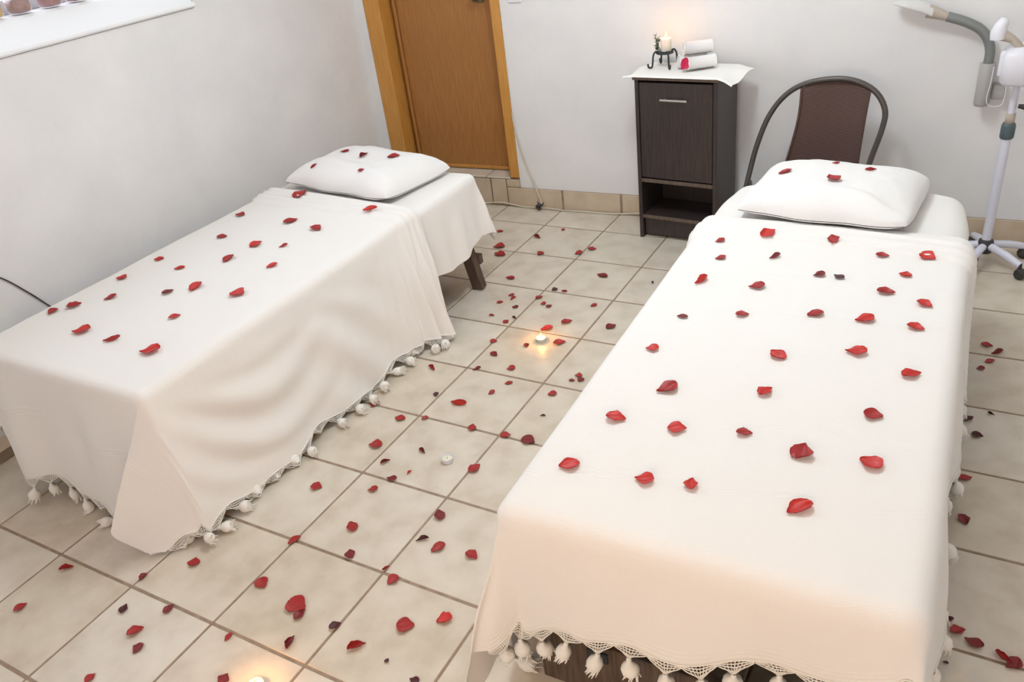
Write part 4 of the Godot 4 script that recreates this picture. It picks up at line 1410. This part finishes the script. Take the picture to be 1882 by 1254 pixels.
func towel(at: Vector3, turn: float, R: float, label: String) -> void:
	var t := thing("rolled_towel", at, turn)
	tag(t, label, "towel", "rolled towels on the cabinet")
	var L := 0.125
	var st := st_new()
	# a spiral of cloth, drawn out along x; sits on its lower side
	var seg := 90
	var turns := 3.6
	var edge := [[], []]
	for k in seg + 1:
		var f := k / float(seg)
		var r := lerpf(0.005, R, f) + 0.0006 * sin(f * 40.0)
		var a := f * turns * TAU + 0.6
		var p := Vector3(0, sin(a) * r, cos(a) * r)
		for q in 2:
			edge[q].append(p + Vector3((q * 2 - 1) * (L * 0.5 - 0.003 * absf(sin(f * 9.0))), 0, 0))
	add_grid(st, [edge[1], edge[0]])
	for q in 2:
		var inner := []
		for k in seg + 1:
			var pp: Vector3 = edge[q][k]
			var ra := Vector2(pp.y, pp.z).length()
			inner.append(Vector3(pp.x - (q * 2 - 1) * 0.004, pp.y * (ra - 0.0068) / ra if ra > 0.0068 else 0.0, pp.z * (ra - 0.0068) / ra if ra > 0.0068 else 0.0))
		add_grid(st, [edge[q], inner])
	mi(t, "roll", done(st), M.pillow)
	for q in 2:
		var pts := []
		for k in seg + 1:
			pts.append(edge[q][k])
		mi(t, "hem", tube(pts, 0.0022, 5), M.pillow)

# ---------------------------------------------------------------- chair
func chair() -> void:
	var t := thing("chair", Vector3(1.005, 0, -2.0), 0.02)
	tag(t, "brown woven chair with grey tube frame behind the right bed", "chair")
	# the arch of the back, leaning a little, runs down into the rear legs
	var arch := smooth([Vector3(-0.325, 0.0, 0.10), Vector3(-0.312, 0.18, 0.05), Vector3(-0.290, 0.345, 0.0), Vector3(-0.265, 0.47, -0.02), Vector3(-0.225, 0.588, -0.035), Vector3(-0.165, 0.675, -0.045), Vector3(-0.085, 0.725, -0.05), Vector3(0.03, 0.745, -0.05), Vector3(0.12, 0.732, -0.05), Vector3(0.19, 0.69, -0.045), Vector3(0.228, 0.625, -0.035), Vector3(0.225, 0.55, -0.03), Vector3(0.20, 0.44, -0.015), Vector3(0.19, 0.36, 0.0), Vector3(0.205, 0.18, 0.05), Vector3(0.22, 0.0, 0.10)], 5)
	mi(t, "back_frame", tube(arch, 0.0115, 10), M.chair_tube)
	var rows := []
	var uvs := []
	for j in 21:
		var f := j / 20.0
		var y := lerpf(0.330, 0.738, f)
		var r := []
		var u2 := []
		for i in 17:
			var u := i / 16.0
			var xl := lerpf(-0.125, -0.098, smoothstep(0.0, 0.8, f)) - 0.03 * pow(1.0 - f, 3.0)
			var xr := lerpf(0.145, 0.155, f) + 0.012 * f * f
			var x := lerpf(xl, xr, u)
			var top := 0.740 - 0.035 * pow((x - 0.03) / 0.13, 2.0)
			var yy := minf(y, top) if f < 1.0 else top
			r.append(Vector3(x, yy, -0.012 - 0.035 * f - 0.022 * sin(PI * u) * (1.0 - 0.6 * f)))
			u2.append(Vector2(u, f))
		rows.append(r)
		uvs.append(u2)
	rows.reverse()
	uvs.reverse()
	mi(t, "backrest", grid(rows, uvs, true), M.rattan)
	for k in 2:
		var e := []
		for j in 21:
			e.append(rows[j][k * 16])
		mi(t, "edge_binding", tube(e, 0.0055, 8), M.rattan)
	var srows := []
	var suv := []
	for j in 13:
		var r := []
		var u2 := []
		for i in 17:
			var u := i / 8.0 - 1.0
			var v := j / 12.0
			r.append(Vector3(-0.02 + u * lerpf(0.175, 0.20, v), 0.325 - 0.012 * sin(PI * v) * (1.0 - u * u), lerpf(-0.01, 0.36, v)))
			u2.append(Vector2(u, v))
		srows.append(r)
		suv.append(u2)
	mi(t, "seat", grid(srows, suv, true), M.rattan)
	mi(t, "seat_frame", tube(smooth([Vector3(-0.285, 0.31, 0.01), Vector3(-0.235, 0.32, 0.2), Vector3(-0.22, 0.32, 0.37), Vector3(-0.02, 0.32, 0.395), Vector3(0.19, 0.32, 0.37), Vector3(0.195, 0.32, 0.2), Vector3(0.192, 0.31, 0.01)], 5), 0.0105, 10), M.chair_tube)
	for x in [-0.22, 0.19]:
		mi(t, "leg", tube([Vector3(x, 0.315, 0.36), Vector3(x * 1.06, 0.0, 0.40)], 0.0105, 10), M.chair_tube)

# ---------------------------------------------------------------- steamer and wall lamp
func steamer() -> void:
	var t := thing("facial_steamer", Vector3(1.667, 0, -2.045))
	tag(t, "white facial steamer on a castor stand at the right wall end", "steamer")
	mi(t, "hub", lathe([Vector2(0.0, 0.055), Vector2(0.026, 0.055), Vector2(0.029, 0.062), Vector2(0.029, 0.098), Vector2(0.026, 0.108), Vector2(0.017, 0.112), Vector2(0.0, 0.112)], 24), M.dark_plastic)
	for k in 5:
		var a := -0.66 + TAU * k / 5.0
		var d := Vector3(cos(a), 0, -sin(a))
		var leg := mi(t, "leg", tube([d * 0.022 + Vector3(0, 0.086, 0), d * 0.10 + Vector3(0, 0.073, 0), d * 0.165 + Vector3(0, 0.055, 0)], [0.0155, 0.0155, 0.0135], 14), M.white_metal)
		leg.name = "leg"
		var st := st_new()
		var side := d.cross(Vector3.UP)
		add_lathe(st, [Vector2(0.0, -0.014), Vector2(0.019, -0.014), Vector2(0.022, -0.008), Vector2(0.022, 0.008), Vector2(0.019, 0.014), Vector2(0.0, 0.014)], 18, d * 0.172 + Vector3(0, 0.022, 0), Basis(d, side, d.cross(side)))
		add_tube(st, [d * 0.160 + Vector3(0, 0.066, 0), d * 0.166 + Vector3(0, 0.03, 0)], 0.009, 8)
		mi(t, "castor", done(st), M.dark_plastic)
	mi(t, "lower_pole", tube([Vector3(0, 0.110, 0), Vector3(0, 0.535, 0)], 0.0175, 16), M.white_metal)
	mi(t, "collar", lathe([Vector2(0.0, 0.530), Vector2(0.022, 0.530), Vector2(0.0245, 0.536), Vector2(0.0245, 0.578), Vector2(0.021, 0.588), Vector2(0.0, 0.588)], 22), M.teal_plastic)
	mi(t, "sleeve", lathe([Vector2(0.0, 0.585), Vector2(0.0165, 0.585), Vector2(0.0165, 0.625), Vector2(0.0, 0.627)], 18), M.tan_plastic)
	mi(t, "upper_pole", tube([Vector3(0, 0.62, 0), Vector3(0.002, 0.76, 0)], 0.0125, 14), M.white_metal)
	var st := st_new()
	add_tube(st, [Vector3(0.018, 0.655, 0.01), Vector3(0.060, 0.65, 0.012)], [0.007, 0.013], 10)
	mi(t, "clamp_knob", done(st), M.dark_plastic)
	# the machine
	st = st_new()
	add_lathe(st, [Vector2(0.0, 0.742), Vector2(0.072, 0.742), Vector2(0.082, 0.752), Vector2(0.084, 0.845), Vector2(0.076, 0.862), Vector2(0.05, 0.872), Vector2(0.0, 0.876)], 40, Vector3(0.022, 0, 0.0), Basis(), 5.0)
	mi(t, "housing", done(st), M.white_plastic)
	st = st_new()
	add_lathe(st, [Vector2(0.0, 0.77), Vector2(0.016, 0.77), Vector2(0.018, 0.776), Vector2(0.018, 0.850), Vector2(0.014, 0.858), Vector2(0.0, 0.860)], 18, Vector3(-0.052, 0, 0.03))
	mi(t, "tank", done(st), M.white_plastic)
	# arm and spray head
	st = st_new()
	add_tube(st, [Vector3(0.0, 0.852, 0.03), Vector3(-0.020, 0.878, 0.03), Vector3(-0.045, 0.902, 0.03)], 0.0135, 12)
	mi(t, "arm", done(st), M.tan_plastic)
	st = st_new()
	var ax := Vector3(-0.75, 0.66, 0.0).normalized()
	add_tube(st, [Vector3(-0.040, 0.898, 0.03), Vector3(-0.062, 0.908, 0.03), Vector3(-0.085, 0.912, 0.03)], [0.014, 0.018, 0.016], 12)
	mi(t, "joint", done(st), M.tan_plastic)
	st = st_new()
	add_tube(st, [Vector3(-0.086, 0.900, 0.03), Vector3(-0.088, 0.920, 0.03), Vector3(-0.083, 0.945, 0.03), Vector3(-0.074, 0.966, 0.03), Vector3(-0.072, 0.970, 0.03)], [0.026, 0.027, 0.022, 0.015, 0.005], 16)
	mi(t, "spray_head", done(st), M.white_plastic)

func wall_lamp() -> void:
	var o := on_wall(1.56, 0.0, 0.055)
	var t := thing("gooseneck_lamp", o, WALL_TURN)
	tag(t, "grey gooseneck lamp with pale tapering head on the rear wall", "lamp")
	mi(t, "holder", lathe([Vector2(0.0, 0.605), Vector2(0.025, 0.605), Vector2(0.0275, 0.612), Vector2(0.0275, 0.765), Vector2(0.024, 0.768), Vector2(0.0, 0.768)], 20), M.grey_plastic)
	mi(t, "bracket", box(Vector3(0.05, 0.10, 0.034), Vector3(0.0, 0.69, -0.036), 0.004), M.grey_plastic)
	var neck := smooth([Vector3(0.0, 0.766, 0.0), Vector3(0.000, 0.81, 0.0), Vector3(-0.014, 0.855, 0.0), Vector3(-0.045, 0.893, 0.0), Vector3(-0.10, 0.922, 0.0), Vector3(-0.165, 0.943, 0.0)], 6)
	mi(t, "gooseneck", tube(neck, 0.018, 14), M.goose)
	var st := st_new()
	add_tube(st, [Vector3(-0.160, 0.941, 0.0), Vector3(-0.20, 0.955, 0.0), Vector3(-0.235, 0.966, 0.0)], [0.015, 0.021, 0.026], 14)
	mi(t, "socket", done(st), M.tan_plastic)
	# flat tapering head
	st = st_new()
	var R := [[-0.215, 0.957, 0.026, 0.026], [-0.25, 0.971, 0.030, 0.030], [-0.30, 0.987, 0.024, 0.036], [-0.345, 0.997, 0.012, 0.030], [-0.358, 0.998, 0.003, 0.012]]
	var rings := []
	for r in R:
		var ring := []
		for k in 20:
			var a := TAU * k / 20.0
			ring.append(Vector3(r[0], r[1] + maxf(sin(a), -0.35) * r[2], cos(a) * r[3]))
		ring.append(ring[0])
		rings.append(ring)
	add_grid(st, rings)
	mi(t, "lamp_head", done(st), M.pale_plastic)
	# charger box and its thin cord beside the holder
	var b := thing("cord_holder", on_wall(1.612, 0.625, 0.0), WALL_TURN)
	tag(b, "small clear plastic cup on the wall beside the grey lamp holder", "cup")
	mi(b, "cup", lathe([Vector2(0.0, 0.0), Vector2(0.022, 0.0), Vector2(0.024, 0.004), Vector2(0.024, 0.055), Vector2(0.022, 0.055), Vector2(0.022, 0.006), Vector2(0.0, 0.004)], 20, 4.0), M.clear_plastic).position.z = 0.027
	mi(b, "mount", box(Vector3(0.03, 0.03, 0.004), Vector3(0, 0.03, 0.002), 0.001), M.grey_plastic)
	var cord := mi(self, "lamp_cord", tube(smooth([on_wall(1.582, 0.76, 0.075), on_wall(1.580, 0.70, 0.085), on_wall(1.575, 0.64, 0.085), on_wall(1.585, 0.612, 0.08), on_wall(1.612, 0.605, 0.075), on_wall(1.634, 0.62, 0.07), on_wall(1.635, 0.69, 0.06), on_wall(1.63, 0.76, 0.05)], 6), 0.0022, 6), M.white_plastic)
	tag(cord, "thin white cord looping below the grey lamp holder", "cord")

# ---------------------------------------------------------------- jars on the sill
func jars() -> void:
	var lids := [M.iron, M.iron, M.iron, M.iron]
	var fills := [[col(196, 146, 40), col(236, 196, 84)], [col(132, 74, 64), col(176, 112, 98)], [col(142, 72, 74), col(184, 106, 104)], [col(140, 70, 66), col(178, 104, 98)]]
	var labs := ["jar of yellow oil with dried herbs at the photo's left edge", "jar of brown clay powder second from the left on the sill", "jar of rosy clay third from the left on the sill", "jar of red clay farthest right on the sill"]
	var spots := [Vector3(-1.575, 1.3765, -0.318), Vector3(-1.575, 1.3765, -0.43), Vector3(-1.57, 1.3765, -0.553), Vector3(-1.568, 1.3765, -0.665)]
	for k in 4:
		var t := thing("jar", spots[k], LEFT_TURN)
		tag(t, labs[k], "jar", "jars on the window sill")
		var fm := mat(Color.WHITE, 0.7)
		fm.albedo_texture = noise_tex(0.06, 4, 60 + k, [[0.0, fills[k][0]], [1.0, fills[k][1]]], false, 1.0, 128)
		tri_map(fm, Vector3.ONE * 6.0, false)
		mi(t, "contents", lathe([Vector2(0.0, 0.004), Vector2(0.025, 0.004), Vector2(0.031, 0.008), Vector2(0.0345, 0.018), Vector2(0.035, 0.042), Vector2(0.033, 0.047), Vector2(0.0, 0.048)], 28, 3.6), fm)
		mi(t, "glass", lathe([Vector2(0.0, 0.0), Vector2(0.026, 0.0), Vector2(0.033, 0.004), Vector2(0.0375, 0.016), Vector2(0.0375, 0.046), Vector2(0.034, 0.054), Vector2(0.027, 0.058), Vector2(0.027, 0.066)], 28, 3.6), M.glass)
		mi(t, "lid", lathe([Vector2(0.0285, 0.058), Vector2(0.030, 0.058), Vector2(0.030, 0.076), Vector2(0.028, 0.078), Vector2(0.0, 0.078)], 28), lids[k])

# ---------------------------------------------------------------- cords
func cords() -> void:
	var c := mi(self, "power_cord", tube(smooth([on_wall(-0.572, 0.52, 0.006), on_wall(-0.566, 0.43, 0.006), on_wall(-0.535, 0.28, 0.006), on_wall(-0.49, 0.15, 0.008), on_wall(-0.462, 0.08, 0.018), on_wall(-0.447, 0.04, 0.022), on_wall(-0.45, 0.012, 0.026)], 6), 0.0042, 7), M.cord)
	tag(c, "cream cord running down the wall from the door frame", "cord")
	var f := mi(self, "power_cord", tube(smooth([on_wall(-0.98, 0.006, 0.040), on_wall(-0.83, 0.010, 0.026), on_wall(-0.70, 0.020, 0.018), on_wall(-0.62, 0.012, 0.020), on_wall(-0.55, 0.006, 0.022), on_wall(-0.47, 0.010, 0.028), on_wall(-0.40, 0.010, 0.026), on_wall(-0.32, 0.006, 0.030), on_wall(-0.20, 0.006, 0.026), on_wall(-0.03, 0.006, 0.024), on_wall(0.10, 0.018, 0.020), on_wall(0.19, 0.03, 0.018)], 6), 0.0042, 7), M.cord)
	tag(f, "cream cord lying along the skirting tiles to the cabinet", "cord")
	var st := st_new()
	add_tube(st, smooth([on_wall(-0.470, 0.016, 0.045), on_wall(-0.455, 0.026, 0.042), on_wall(-0.440, 0.03, 0.040)], 4), [0.006, 0.009, 0.011, 0.012, 0.012, 0.012, 0.011, 0.009, 0.006], 8)
	add_tube(st, [on_wall(-0.455, 0.012, 0.055), on_wall(-0.445, 0.02, 0.05)], [0.007, 0.011], 8)
	add_tube(st, [on_wall(-0.437, 0.028, 0.04), on_wall(-0.426, 0.045, 0.036)], [0.006, 0.002], 6)
	add_tube(st, [on_wall(-0.452, 0.03, 0.04), on_wall(-0.464, 0.05, 0.036)], [0.005, 0.002], 6)
	var k := mi(self, "cord_plug", done(st), M.dark_plastic)
	tag(k, "black taped plug where the two cream cords meet", "plug")
	var l := mi(self, "wall_cable", tube(smooth([Vector3(left_wall_x(0.42) + 0.004, 0.80, 0.42), Vector3(left_wall_x(0.26) + 0.004, 0.69, 0.26), Vector3(left_wall_x(0.14) + 0.004, 0.593, 0.14), Vector3(left_wall_x(0.07) + 0.005, 0.498, 0.07), Vector3(left_wall_x(0.01) + 0.004, 0.40, 0.01), Vector3(left_wall_x(-0.06) + 0.004, 0.28, -0.06)], 6), 0.0026, 6), M.cable)
	tag(l, "thin black cable slanting down the left wall to the bed", "cable")
